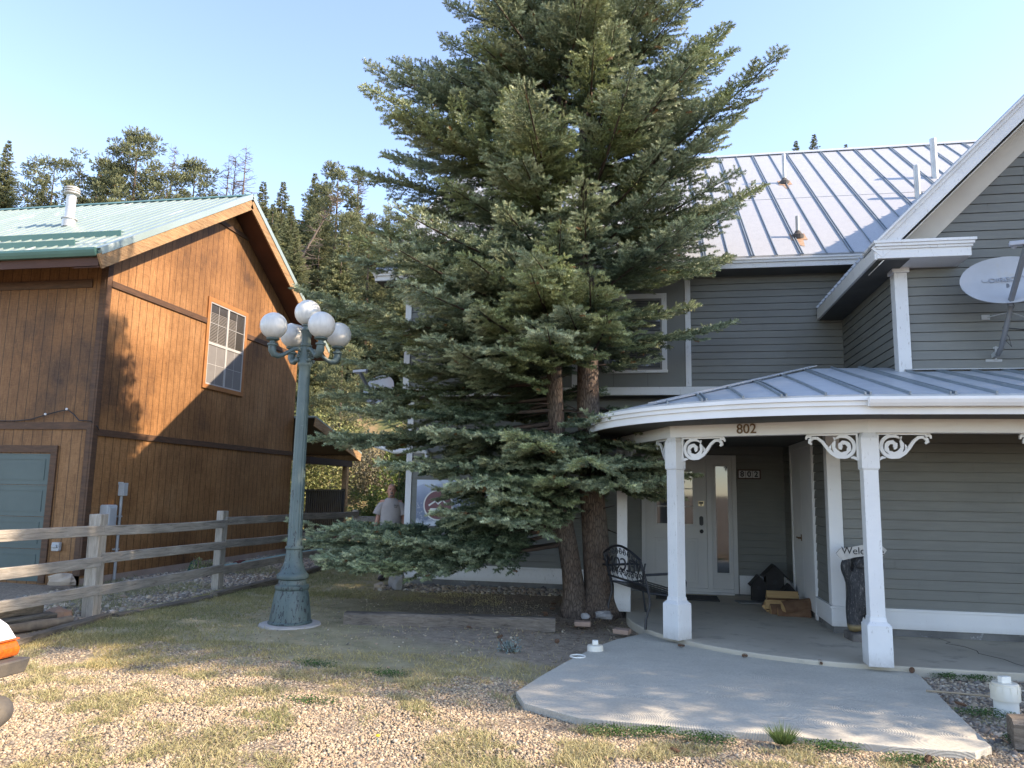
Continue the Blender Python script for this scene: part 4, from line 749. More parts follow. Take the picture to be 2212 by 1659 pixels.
mb = MB(); mb.lathe((2.75,6.86,.06), [(.090,.02),(.104,.022),(.104,.128),(.103,.130),(.094,.131),(.094,.148),(.090,.152)], 28); [mb.rbox((2.75+.104*math.cos(a),6.86+.104*math.sin(a),.17),(.006,.006,.05),a) for a in np.linspace(0,2*math.pi,12,endpoint=False)]; build('cap', mb, PVD, t, smooth='auto')
mb = MB(); mb.rbox((2.75,6.86,.235),(.085,.045,.05),R(20)); build('cap_nut', mb, PVC, t, bevel=.004)
t = thing('sewer_cleanout', 'low white round cleanout cap at the edge of the walk below the spruces', 'pipe cap', (-.60,8.25,0))
mb = MB(); mb.lathe((-.60,8.25,-.03), [(.085,0),(.085,.07),(.080,.085),(.070,.09)], 24); build('cap', mb, PVD, t, smooth='auto')
mb = MB(); mb.rbox((-.60,8.25,.085),(.06,.05,.045),R(10)); build('cap_nut', mb, PVC, t, bevel=.004)
mb = MB(); a = [(-.75+.075*math.cos(q), 7.90+.075*math.sin(q), .006) for q in np.linspace(0,2*math.pi,25)]; mb.tube(a, .009, 6, False); tag(build('pipe_ring', mb, PVC, smooth=True), 'thin white plastic ring sunk flush in the dirt by the walk', 'ring')
BRK = pm('pale_brick', (.40,.27,.20), (.33,.22,.16), 10, .85, .4)
for loc, rz, lb in (((-.86,9.66,.035),R(4),'pale brick lying left of the other brick in front of the trunks'),((-.36,9.30,.03),R(-24),'pale pink brick lying nearest the porch slab')):
    mb = MB(); mb.rbox(loc, (.20,.10,.055), rz, R(5)); tag(build('brick', mb, BRK, bevel=.008), lb, 'brick')
# pine cones
def cone_mesh():
    mb = MB(); mb.ball((0,0,0), .5, 8, 6, (.34,.34,1)); Ls = 9
    for i in range(Ls):
        z = -.44+.9*i/Ls; rr = .24*math.sin(math.pi*(i+.9)/(Ls+1.2))+.03
        for j in range(9):
            a = 2*math.pi*(j+.5*(i%2))/9; c = Vector((rr*math.cos(a),rr*math.sin(a),z)); o_ = Vector((math.cos(a),math.sin(a),.45)).normalized(); s_ = Vector((-math.sin(a),math.cos(a),0))
            mb.add([c+s_*.05, c-s_*.05, c-s_*.035+o_*.085, c+s_*.035+o_*.085, c+o_*.05+Vector((0,0,.025))], [(0,1,2,3),(0,3,4),(1,4,2),(0,4,1),(2,4,3)])
    return mb
CONE = pm('cone_scales', (.17,.085,.045), (.09,.05,.03), 12, .8, .3)
mbc = cone_mesh(); mbc.v = [(z*.078, x*.066, y*.066) for x, y, z in mbc.v]; LOCAL[0] = True; c0 = build('pine_cone', mbc, CONE)
rr_ = random.Random(5)
cl = [(.92,8.27,'lone brown pine cone on the walk near the slab edge'),(2.42,8.02,'pine cone on the walk corner right of the front post'),(2.42,6.86,'pine cone on the gravel left of the standpipe'),(.30,8.62,'pine cone lying at the slab edge under the left post'),(1.62,8.15,'small dark pine cone at the slab edge between the posts')]
for i in range(26):
    a = rr_.uniform(0, 6.28); r2 = rr_.uniform(.5, 2.2); x, y = -.9+r2*math.cos(a), 9.85+r2*.65*math.sin(a)
    if x > -.15 or (abs(y-9.2-(x+2.4)*.15) < .16 and x < -1.1): continue
    cl.append((x, y, None))
for k in range(5): cl.append((rr_.uniform(-1.0,2.6), rr_.uniform(4.9,5.5), None))
for i, (x, y, lb) in enumerate(cl):
    if lb is None and -1<x<2.3 and y > 5.8: continue
    o = c0 if i == 0 else c0.copy()
    if i: COL.objects.link(o)
    zz = .032 if (lb and 'gravel' not in lb) else max(gzs(x,y),0)+.028
    o.location = (x, y, zz); o.rotation_euler = (rr_.uniform(0,6), rr_.uniform(-.3,.3), rr_.uniform(0,6.28)); s_ = rr_.uniform(.75,1.15); o.scale = (s_,s_,s_)
    for k_ in ('label','category','group'):
        if k_ in o: del o[k_]
    if lb: tag(o, lb, 'pine cone')
    elif y < 5.7: tag(o, 'brown pine cone lying on the gravel in front of the walk', 'pine cone', 'pine cones on the gravel')
    else: tag(o, 'brown pine cone fallen on the dirt around the spruce trunks', 'pine cone', 'pine cones under the spruces')
# ================================================================== BENCH  (local: length +x, seat depth +y, back at y=0)
a = Vector((-.41,.912,0)); BL = 1.24
bench = thing('garden_bench', 'black cast-iron bench with scrollwork back on the porch', 'bench', (-.06,9.38,.05), math.atan2(.912,-.41))
# local y must point to the seat front (+X side of the world)
def by_(y): return -y
for xx in (0, BL):
    mb = MB(); mb.tube([(xx,by_(-.03),.0),(xx,by_(-.02),.12),(xx,by_(.03),.28),(xx,by_(.02),.42),(xx,by_(-.03),.60),(xx,by_(-.09),.80)], .016, 8); build('leg', mb, IRON, bench, smooth='auto')
    mb = MB(); mb.tube([(xx,by_(.52),.0),(xx,by_(.50),.15),(xx,by_(.47),.35),(xx,by_(.48),.42),(xx,by_(.50),.54),(xx,by_(.46),.62),(xx,by_(.36),.645),(xx,by_(-.02),.63)], .016, 8); build('leg', mb, IRON, bench, smooth='auto')
    mb = MB(); mb.tube([(xx,by_(.0),.42),(xx,by_(.25),.39),(xx,by_(.48),.42)], .014, 8); build('seat_bracket', mb, IRON, bench, smooth='auto')
mb = MB()
for j in range(9): 
    y = .03+.055*j; z = .42-.03*math.sin(math.pi*j/8); mb.beam((0,by_(y),z),(BL,by_(y),z),.036,.01)
build('seat', mb, IRON, bench)
mb = MB(); top = [(x, .80+.13*math.sin(math.pi*x/BL)) for x in np.linspace(0,BL,17)]; bk = lambda x, z: (x, by_(-.01-.085*(z-.45)/.4), z)
mb.tube([bk(x,z) for x,z in top], .016, 8); mb.tube([bk(0,.50),bk(BL,.50)], .014, 8); bf = build('backrest', mb, IRON, bench, smooth='auto')
mb = MB()
for cx_ in np.linspace(.10,BL-.10,9):
    for cz, s_ in ((.585,1),(.79+.10*math.sin(math.pi*cx_/BL)-.02,-1)):
        mb.tube([bk(cx_+.05*math.cos(t)*(1-t/11), cz+s_*.05*math.sin(t)*(1-t/11)) for t in np.linspace(0,7.5,16)], .006, 5)
for cx_ in np.linspace(.04,BL-.04,8): mb.tube([bk(cx_,.51),bk(cx_+.035,.56),bk(cx_-.03,.62)], .006, 5)
build('scrollwork', mb, IRON, bf)
# the lettering reads from the seat side, so it shows mirrored from the yard
tb = text('lettering', 'WELCOME', IRON, bf, Vector((BL/2, .062, .69)), ROT_F, .22, .005, sx=1.35)
LOCAL[0] = False
# ================================================================== DOOR MAT, FIREWOOD, DARK BIRDHOUSES, BEAR
mb = MB(); mb.box(.05,1.0,12.05,12.62,.052,.066); mb.box(.10,.95,12.10,12.57,.066,.072); tag(build('door_mat', mb, pm('mat_rubber', (.035,.035,.035), (.06,.058,.055), 12, .9, .5)), 'dark rubber door mat in front of the white front door', 'door mat')
FWB = pm('firewood_bark', (.13,.065,.035), (.20,.11,.06), 9, .9, .6); FWC = pm('firewood_split', (.48,.31,.14), (.40,.25,.11), 5, .8, .3, stretch=(1,6,6))
def split(c, L, r_, rz, roll_, tilt, label):
    mb = MB(); M = Matrix.Rotation(rz,3,'Z') @ Matrix.Rotation(tilt,3,'Y') @ Matrix.Rotation(roll_,3,'X'); k = 7; angs = [R(-45+q*90/6) for q in range(k)]
    pr_ = [(0,0)] + [(r_*math.cos(q), r_*math.sin(q)) for q in angs]; n_ = len(pr_); cc = sum(p[0] for p in pr_)/n_
    vs = []
    for x in (-L/2, L/2):
        for p in pr_: v = M @ Vector((x, p[0]-cc, p[1])); vs.append(Vector(c)+v)
    me = MB(); me.add(vs, [tuple(range(n_-1,-1,-1)), tuple(range(n_,2*n_))] + [(i,(i+1)%n_,n_+(i+1)%n_,n_+i) for i in range(n_)])
    o = build('firewood', me, [FWC, FWB])
    for i, f in enumerate(o.data.polygons):
        if 3 <= i <= 8: f.material_index = 1
    return tag(o, label, 'firewood', 'firewood stacked by the side door')
for c, L, r_, rz, ro, ti, lb in (((1.74,11.28,.11),.40,.14,.05,R(-80),0,'pale split log at the bottom left of the firewood stack'),((1.78,11.30,.235),.42,.13,.0,R(-95),0,'pale split log on top at the back of the firewood stack'),((1.80,11.10,.10),.42,.13,.08,R(150),0,'split log with bark in the middle of the firewood stack'),((1.87,10.93,.085),.42,.12,-.05,R(160),0,'dark bark-covered log at the bottom front of the firewood stack'),((1.92,10.96,.20),.42,.12,.35,R(140),R(-6),'reddish bark-covered log lying aslant on top of the firewood stack'),((1.60,11.40,.13),.36,.11,1.4,R(90),0,'pale log end standing at the left side of the firewood stack')):
    split(c, L, r_, rz, ro, ti, lb)
def birdhouse(x, y, z0, w, h, label):
    t = thing('birdhouse', label, 'birdhouse', (x,y,z0)); mb = MB(); mb.box(x-w/2,x+w/2,y-w/2,y+w/2,z0,z0+h); mb.prism([(-w/2,h),(w/2,h),(0,h+w*.45)], (x,y-w/2,z0), (1,0,0), (0,0,1), (0,1,0), w); bo = build('box', mb, pm('near_black_wood', (.022,.02,.019), (.035,.032,.03), 6, .8, .3) if 'near_black_wood' not in MATS else MATS['near_black_wood'], t)
    mb = MB(); e = w*.68
    for s_ in (-1,1): mb.beam((x+s_*e,y,z0+h-.05),(x,y,z0+h+w*.5),w*1.25,.015,(0,0,1))
    build('roof', mb, MATS['near_black_wood'], t)
    mb = MB(); mb.tube([(x,y-w/2-.004,z0+h*.72),(x,y-w/2+.01,z0+h*.72)], w*.13, 12); build('hole', mb, BLACKP, t); return t
birdhouse(1.83,12.35,.05,.26,.42,'black birdhouse standing in the dark corner by the side door, tallest of three'); birdhouse(1.60,12.38,.05,.20,.28,'small black birdhouse on the left in the dark porch corner'); birdhouse(1.98,11.98,.05,.18,.22,'low black birdhouse in front of the taller ones, behind the firewood')
mb = MB(); mb.rbox((1.42,12.1,.06),(.34,.26,.015),.2); tag(build('tray', mb, pm('tray_grey', (.20,.20,.19), None, 4, .7, .1)), 'flat grey tray on the porch floor beside the black birdhouses', 'tray')
# carved bear with sign
def skin_obj(name, verts, edges, radii, mat, parent, root=0, sub=2):
    me = bpy.data.meshes.new(name); me.from_pydata([tuple(v) for v in verts], edges, []); me.update(); o = link(name, me, mat, parent)
    m = o.modifiers.new('skin', 'SKIN'); m.use_smooth_shade = True
    for i, r_ in enumerate(radii): me.skin_vertices[0].data[i].radius = (r_,r_) if not hasattr(r_,'__len__') else r_; me.skin_vertices[0].data[i].use_root = (i == root)
    if sub: s_ = o.modifiers.new('smooth', 'SUBSURF'); s_.levels = sub; s_.render_levels = sub
    return o
def fur():
    m, n, p = newmat('carved_fur'); v = coords(n, (30,30,6)); f = noise(n, v, 2, 8, .8, 1); tc = n.nodes.new('ShaderNodeTexCoord'); sp = n.nodes.new('ShaderNodeSeparateXYZ'); n.links.new(tc.outputs['Object'], sp.inputs[0])
    col = ramp(n, f, [(.4,(.012,.013,.015)), (.56,(.05,.05,.052)), (.66,(.30,.28,.25))]); k = ramp(n, sp.outputs[2], [(.20,(1,1,1)), (.235,(0,0,0))]); col = mixc(n, k, col, (.30,.22,.10)); n.links.new(col, p.inputs['Base Color']); p.inputs['Roughness'].default_value = .6; bump(n, p, f, .8, .02); return m
bx_, by0 = 2.36, 9.42
bear = thing('carved_bear', 'black carved standing bear holding a sign, behind the front porch post', 'statue', (bx_,by0,.05))
V = [(0,0,.46),(0,0,.62),(0,0,.78),(0,-.02,.88),(0,-.12,.885), (-.10,0,.34),(-.105,-.02,.20),(-.10,-.07,.115), (.10,0,.34),(.105,-.02,.20),(.10,-.07,.115), (-.15,0,.74),(-.20,-.06,.84),(-.15,-.08,.93),(.15,0,.74),(.20,-.06,.84),(.15,-.08,.93), (-.075,0,.955),(.075,0,.955)]
E_ = [(0,1),(1,2),(2,3),(3,4),(0,5),(5,6),(6,7),(0,8),(8,9),(9,10),(2,11),(11,12),(12,13),(2,14),(14,15),(15,16),(3,17),(3,18)]
Rd = [.135,.15,.115,.115,.055,.105,.085,.095,.105,.085,.085,.075,.06,.05,.075,.06,.05,.03,.03]
skin_obj('body', [(bx_+v[0], by0+v[1], .05+v[2]-.02) for v in V], E_, Rd, fur(), bear)
mb = MB(); mb.ball((bx_,by0-.185,.925), .022, 8, 6); mb.ball((bx_-.045,by0-.125,.965), .014, 8, 6); mb.ball((bx_+.045,by0-.125,.965), .014, 8, 6); build('eyes_and_nose', mb, BLACKP, bear)
mb = MB(); mb.rbox((bx_,by0,.085),(.36,.32,.10),.1); build('plinth', mb, pm('log_plinth', (.18,.16,.14), (.10,.09,.08), 8, .9, .5), bear, bevel=.02)
mb = MB(); mb.ribbon([(-.25,-.05),(-.22,-.02),(-.1,.01),(.0,.03),(.12,.03),(.20,.02),(.23,.0)], [.10,.13,.12,.125,.12,.13,.10], (bx_,by0-.10,1.02), (1,0,0), (0,0,1), (0,1,0), .03); bs = build('sign', mb, pm('pale_sign_wood', (.52,.50,.46), (.40,.38,.34), 6, .8, .4), bear)
text('lettering', 'Welcome', BLACKP, bs, Vector((bx_,by0-.102,1.042)), ROT_F, .115, .002)
# tile plaque
t = thing('number_plaque', 'small framed tile plaque reading 802 on the dark wall beside the front door', 'sign', (1.57,12.93,1.99))
mb = MB(); rect_frame(mb, 1.395,1.755,1.915,2.07,.014,12.905,12.935); mb.box(1.405,1.745,12.92,12.936,1.925,2.06); build('frame', mb, pm('plaque_wood', (.10,.05,.03), None, 5, .6, .2), t)
TL = pm('patterned_tile', (.60,.60,.59), (.34,.34,.36), 34, .35, .05)
for i, ch in enumerate('802'):
    mb = MB(); x0 = 1.412+.111*i; mb.box(x0,x0+.105,12.913,12.92,1.934,2.051); tl = build('tile', mb, TL, t); text('digit', ch, BLACKP, tl, Vector((x0+.0525,12.912,1.992)), ROT_F, .125, .001, offset=.003)
# banner on the left end of the lower wall
def banner_mat():
    m, n, p = newmat('printed_banner'); tc = n.nodes.new('ShaderNodeTexCoord'); sp = n.nodes.new('ShaderNodeSeparateXYZ'); n.links.new(tc.outputs['Object'], sp.inputs[0]); z = mth(n, 'ADD', sp.outputs[2], mth(n, 'MULTIPLY', mth(n, 'SUBTRACT', noise(n, coords(n), 2.2, 3), .5), .35))
    col = ramp(n, mth(n, 'MULTIPLY', mth(n, 'SUBTRACT', z, 1.1), 1.35), [(0,(.62,.66,.72)), (.12,(.16,.20,.28)), (.45,(.20,.25,.36)), (.72,(.33,.40,.55)), (.86,(.42,.50,.66)), (.90,(.62,.72,.86))]); k = ramp(n, noise(n, coords(n), 30, 5, .8), [(.55,(0,0,0)), (.6,(1,1,1))]); low = mth(n, 'LESS_THAN', sp.outputs[2], 1.42); col = mixc(n, mth(n, 'MULTIPLY', mth(n, 'MULTIPLY', k, low), .8), col, (.75,.76,.78))
    n.links.new(col, p.inputs['Base Color']); p.inputs['Roughness'].default_value = .5; return m
t = thing('wall_banner', 'blue-grey printed banner with a round maroon emblem on the wall behind the spruce', 'banner', (-3.45,12.92,1.45))
mb = MB(); mb.box(-4.10,-2.75,12.915,12.925,1.02,1.82); build('sheet', mb, banner_mat(), t)
mb = MB(); mb.tube([(-3.70,12.915,1.38),(-3.70,12.911,1.38)], .27, 40); em = build('emblem', mb, WHITE, t)
mb = MB(); mb.tube([(-3.70,12.9108,1.38),(-3.70,12.907,1.38)], .245, 40); build('emblem_disc', mb, pm('maroon_print', (.24,.10,.115), None, 3, .5, 0), em)
mb = MB(); mb.ribbon([(-.17,-.03),(-.05,.05),(.0,.0),(.08,.07),(.17,-.02)], .03, (-3.70,12.9065,1.40), (1,0,0), (0,0,1), (0,-1,0), .002); mb.ribbon([(-.14,-.10),(.14,-.10)], .05, (-3.70,12.9065,1.40), (1,0,0), (0,0,1), (0,-1,0), .002); build('emblem_mark', mb, WHITE, em)
# ================================================================== SATELLITE DISHES
DG = pm('dish_grey', (.42,.44,.46), (.36,.38,.40), 3, .45, .05, c3=(.42,.38,.28), s3=1.6, t3=(.58,.75)); DK = pm('dish_arm_grey', (.17,.18,.19), (.14,.15,.16), 4, .5, .05)
def dish(c, aim, rx, rz_w, base, mast, name_lb, logo=False, arm_len=.62, foot_n=(0,-1,0), arm_dir=None):
    c = Vector(c); aim = Vector(aim).normalized(); side = Vector((0,0,1)).cross(aim).normalized(); upd = aim.cross(side)
    t = thing('satellite_dish', name_lb, 'satellite dish', base); mb = MB(); n_, m_ = 40, 9; vs = []; fs = []
    for s_ in (0, -.012):
        for i in range(m_+1):
            r_ = i/m_
            for j in range(n_): a_ = 2*math.pi*j/n_; vs.append(c + side*rx*r_*math.cos(a_) + upd*rz_w*r_*math.sin(a_) + aim*(.10*r_*r_-.10+s_))
    for s_ in (0,1):
        b = s_*(m_+1)*n_
        for i in range(m_):
            for j in range(n_): fs.append((b+i*n_+j, b+i*n_+(j+1)%n_, b+(i+1)*n_+(j+1)%n_, b+(i+1)*n_+j))
    o_ = m_*n_; b = (m_+1)*n_; fs += [(o_+j, o_+(j+1)%n_, b+o_+(j+1)%n_, b+o_+j) for j in range(n_)]
    mb.add(vs, fs); rf = build('reflector', mb, DG, t, smooth='auto')
    tip = c + aim*arm_len - upd*rz_w*.42 ; low = c - upd*rz_w*.92 - aim*.02
    if arm_dir is not None: tip = low + Vector(arm_dir)
    mb = MB(); mb.beam(low - aim*.06, tip, .045, .055); build('feed_arm', mb, DK, t, bevel=.004)
    mb = MB(); M_ = (c-tip).normalized(); mb.beam(tip-side*.16+upd*.03, tip+side*.16+upd*.03, .07, .05); mb.tube([tip+upd*.03+side*q for q in (-.1,)]+[tip+upd*.03+side*-.1+M_*.06], .03, 10); mb.tube([tip+upd*.03+side*.1, tip+upd*.03+side*.1+M_*.06], .03, 10); build('receiver', mb, pm('receiver_grey', (.42,.45,.50), None, 3, .5, .03) if 'receiver_grey' not in MATS else MATS['receiver_grey'], t, bevel=.01)
    mb = MB(); mb.tube([c-aim*.10-upd*.02, Vector(mast[0])], .035, 10); mb.tube([Vector(q) for q in mast], .028, 12); build('mast', mb, DK, t, smooth='auto')
    b_ = Vector(mast[-1]); fn = Vector(foot_n); mb = MB(); sd2 = fn.cross(Vector((0,0,1))); bb = b_ - fn*max(0, (b_-Vector(base)).dot(fn)-.006)
    mb.beam(bb-sd2*.09-Vector((0,0,.05)), bb+sd2*.09-Vector((0,0,.05)), .008, .03, (0,0,1)); mb.beam(bb-sd2*.07+Vector((0,0,.10)), bb+sd2*.0+Vector((0,0,.10)), .01, .03, (0,0,1)); mb.beam(bb, b_+Vector((0,0,.02)), .05, .05); mb.beam(bb-sd2*.02-Vector((0,0,.05)), bb-sd2*.03+Vector((0,0,.12)), .02, .03, fn); build('wall_bracket', mb, GREYP, t)
    if logo:
        Mx = Matrix((side, upd, aim)).transposed(); col = pm('faded_print', (.33,.36,.40), None, 3, .5, 0)
        text('lettering', 'DIRECTV', col, rf, c+side*.03+upd*.055-aim*.080, Mx, .085, .004, sx=1.15)
        mb = MB(); q = c-side*.20+upd*.06-aim*.072
        for k_ in range(4): mb.tube([q+side*(.035*math.cos(a_))+upd*(.03*math.sin(a_)*(1-.3*k_)-.006*k_)+aim*.004 for a_ in np.linspace(2.6,6.6,10)], .003, 5)
        build('swirl_mark', mb, col, rf)
    return t
dish((4.03,9.24,4.16), (-.25,-1,.42), .47, .33, (4.06,9.80,3.42), [(4.12,9.42,4.05),(4.12,9.42,3.85),(4.06,9.58,3.42),(4.06,9.68,3.36)], 'grey satellite dish on the upper gable wall at the right edge', True, arm_dir=(.02,-.42,.53))
mb = MB(); mb.tube([(4.12,9.44,3.82),(4.02,9.78,3.84)], .008, 6); mb.tube([(4.12,9.44,3.82),(4.5,9.78,3.8)], .008, 6); mb.rbox((4.0,9.785,3.84),(.09,.02,.06)); ds = [o for o in bpy.data.objects if o.name == 'satellite_dish'][0]; build('brace', mb, GREYP, ds, smooth='auto')
mb = MB(); mb.tube([(4.15,9.44,4.0),(4.18,9.46,3.9),(4.15,9.5,3.78),(4.08,9.55,3.66),(4.12,9.6,3.52),(4.18,9.6,3.44),(4.17,9.62,3.56),(4.12,9.62,3.64)], .004, 5); build('cable', mb, BLACKP, ds)
mb = MB(); mb.tube([(4.10,9.6,3.62),(4.24,9.77,3.70),(4.4,9.775,3.68),(4.8,9.775,3.66)], .005, 5); build('cable', mb, BLACKP, ds)
dish((-5.05,13.3,3.50), (-.35,-1,.40), .36, .30, (-4.3,13.45,3.15), [(-5.02,13.42,3.35),(-5.0,13.45,3.2),(-4.6,13.45,3.05),(-4.35,13.45,3.05)], 'pale grey satellite dish on the far end of the grey house, half behind the spruce', arm_dir=(-.18,-.35,.52), foot_n=(-1,0,0))
# black round item at the right frame edge, on the porch
t = thing('charcoal_grill', 'black wheel and leg of a grill on the porch at the right frame edge', 'grill', (4.78,9.0,.05))
mb = MB(); mb.tube([(4.50,9.35,.215),(4.55,9.35,.215)], .165, 28); gw = build('wheel', mb, BLACKP, t, bevel=.02)
mb = MB(); mb.tube([(4.485,9.35,.215),(4.56,9.35,.215)], .05, 14); build('wheel_hub', mb, GREYP, gw)
mb = MB(); mb.tube([(4.55,9.35,.215),(4.75,9.35,.80)], .018, 8); build('leg', mb, BLACKP, t)
mb = MB(); mb.tube([(5.2,9.35,.05),(5.05,9.35,.80)], .018, 8); build('leg', mb, BLACKP, t)
mb = MB(); mb.ball((4.98,9.3,.92), .30, 24, 14, (1,1,.62)); build('bowl', mb, BLACKP, t, smooth=True)
# ================================================================== FOLIAGE TOOLS
def frames(D):
    D = D/np.maximum(np.linalg.norm(D, axis=1, keepdims=True), 1e-9); up_ = np.tile([0,0,1.], (len(D),1)); up_[np.abs(D[:,2]) > .95] = (1,0,0)
    A = np.cross(D, up_); A /= np.linalg.norm(A, axis=1, keepdims=True); B = np.cross(A, D); return D, A, B
def needle_template(rings=4, per=3, fwd_=.30, wide=.16, tip=True):
    """bottle-brush shoot: length 1 along x, radius 1 in yz; narrow triangles raked forward"""
    V = []; k = 0
    for i in range(rings):
        x = (i+.1)/rings*.82
        for j in range(per):
            a = 2*math.pi*(j+.37*i)/per; c, s = math.cos(a), math.sin(a); w = wide
            V += [(x, .05*c-w*s*.8, .05*s+w*c*.8), (x+wide*.9, .05*c+w*s*.8, .05*s-w*c*.8), (x+fwd_, c, s)]
    if tip: V += [(.62,.45,0),(.62,-.35,.3),(1.05,0,0)]
    return np.array(V, float)
def stamp(Pp, D, L, W, T, col, seed=0):
    """copies of template T at Pp along D"""
    n = len(Pp); D, A, B = frames(D); r_ = np.random.default_rng(seed); th = r_.random(n)*6.28; c, s = np.cos(th)[:,None], np.sin(th)[:,None]; A2, B2 = A*c+B*s, B*c-A*s
    V = Pp[:,None,:] + T[None,:,0,None]*L[:,None,None]*D[:,None,:] + T[None,:,1,None]*W[:,None,None]*A2[:,None,:] + T[None,:,2,None]*W[:,None,None]*B2[:,None,:]
    m = T.shape[0]; C = np.repeat(col, m, axis=0); return V.reshape(-1,3).astype(np.float32), C.astype(np.float32)
def tri_faces(nv): return np.arange(nv, dtype=np.int32).reshape(-1,3)
def tree_color(n, t, r_, young_lit=(.58,.60,.36), old=(.036,.055,.025), blue=(.16,.225,.13), yellow=(.26,.30,.08), mixn=None):  # needle age, with shaded interior and sunlit tips also put into the colour
    c = np.array(old)*(1-t[:,None]) + np.array(blue)*t[:,None]; y = np.clip(t*1.7-.80, 0, 1)[:,None]*r_.random((n,1))**.7; c = c*(1-y)+np.array(young_lit)*y
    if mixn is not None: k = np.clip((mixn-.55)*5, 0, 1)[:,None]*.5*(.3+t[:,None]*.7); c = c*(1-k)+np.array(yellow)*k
    c = c*(.72+.56*r_.random((n,1))); d = r_.random(n) < .006; c[d] = (.22,.11,.04); return c
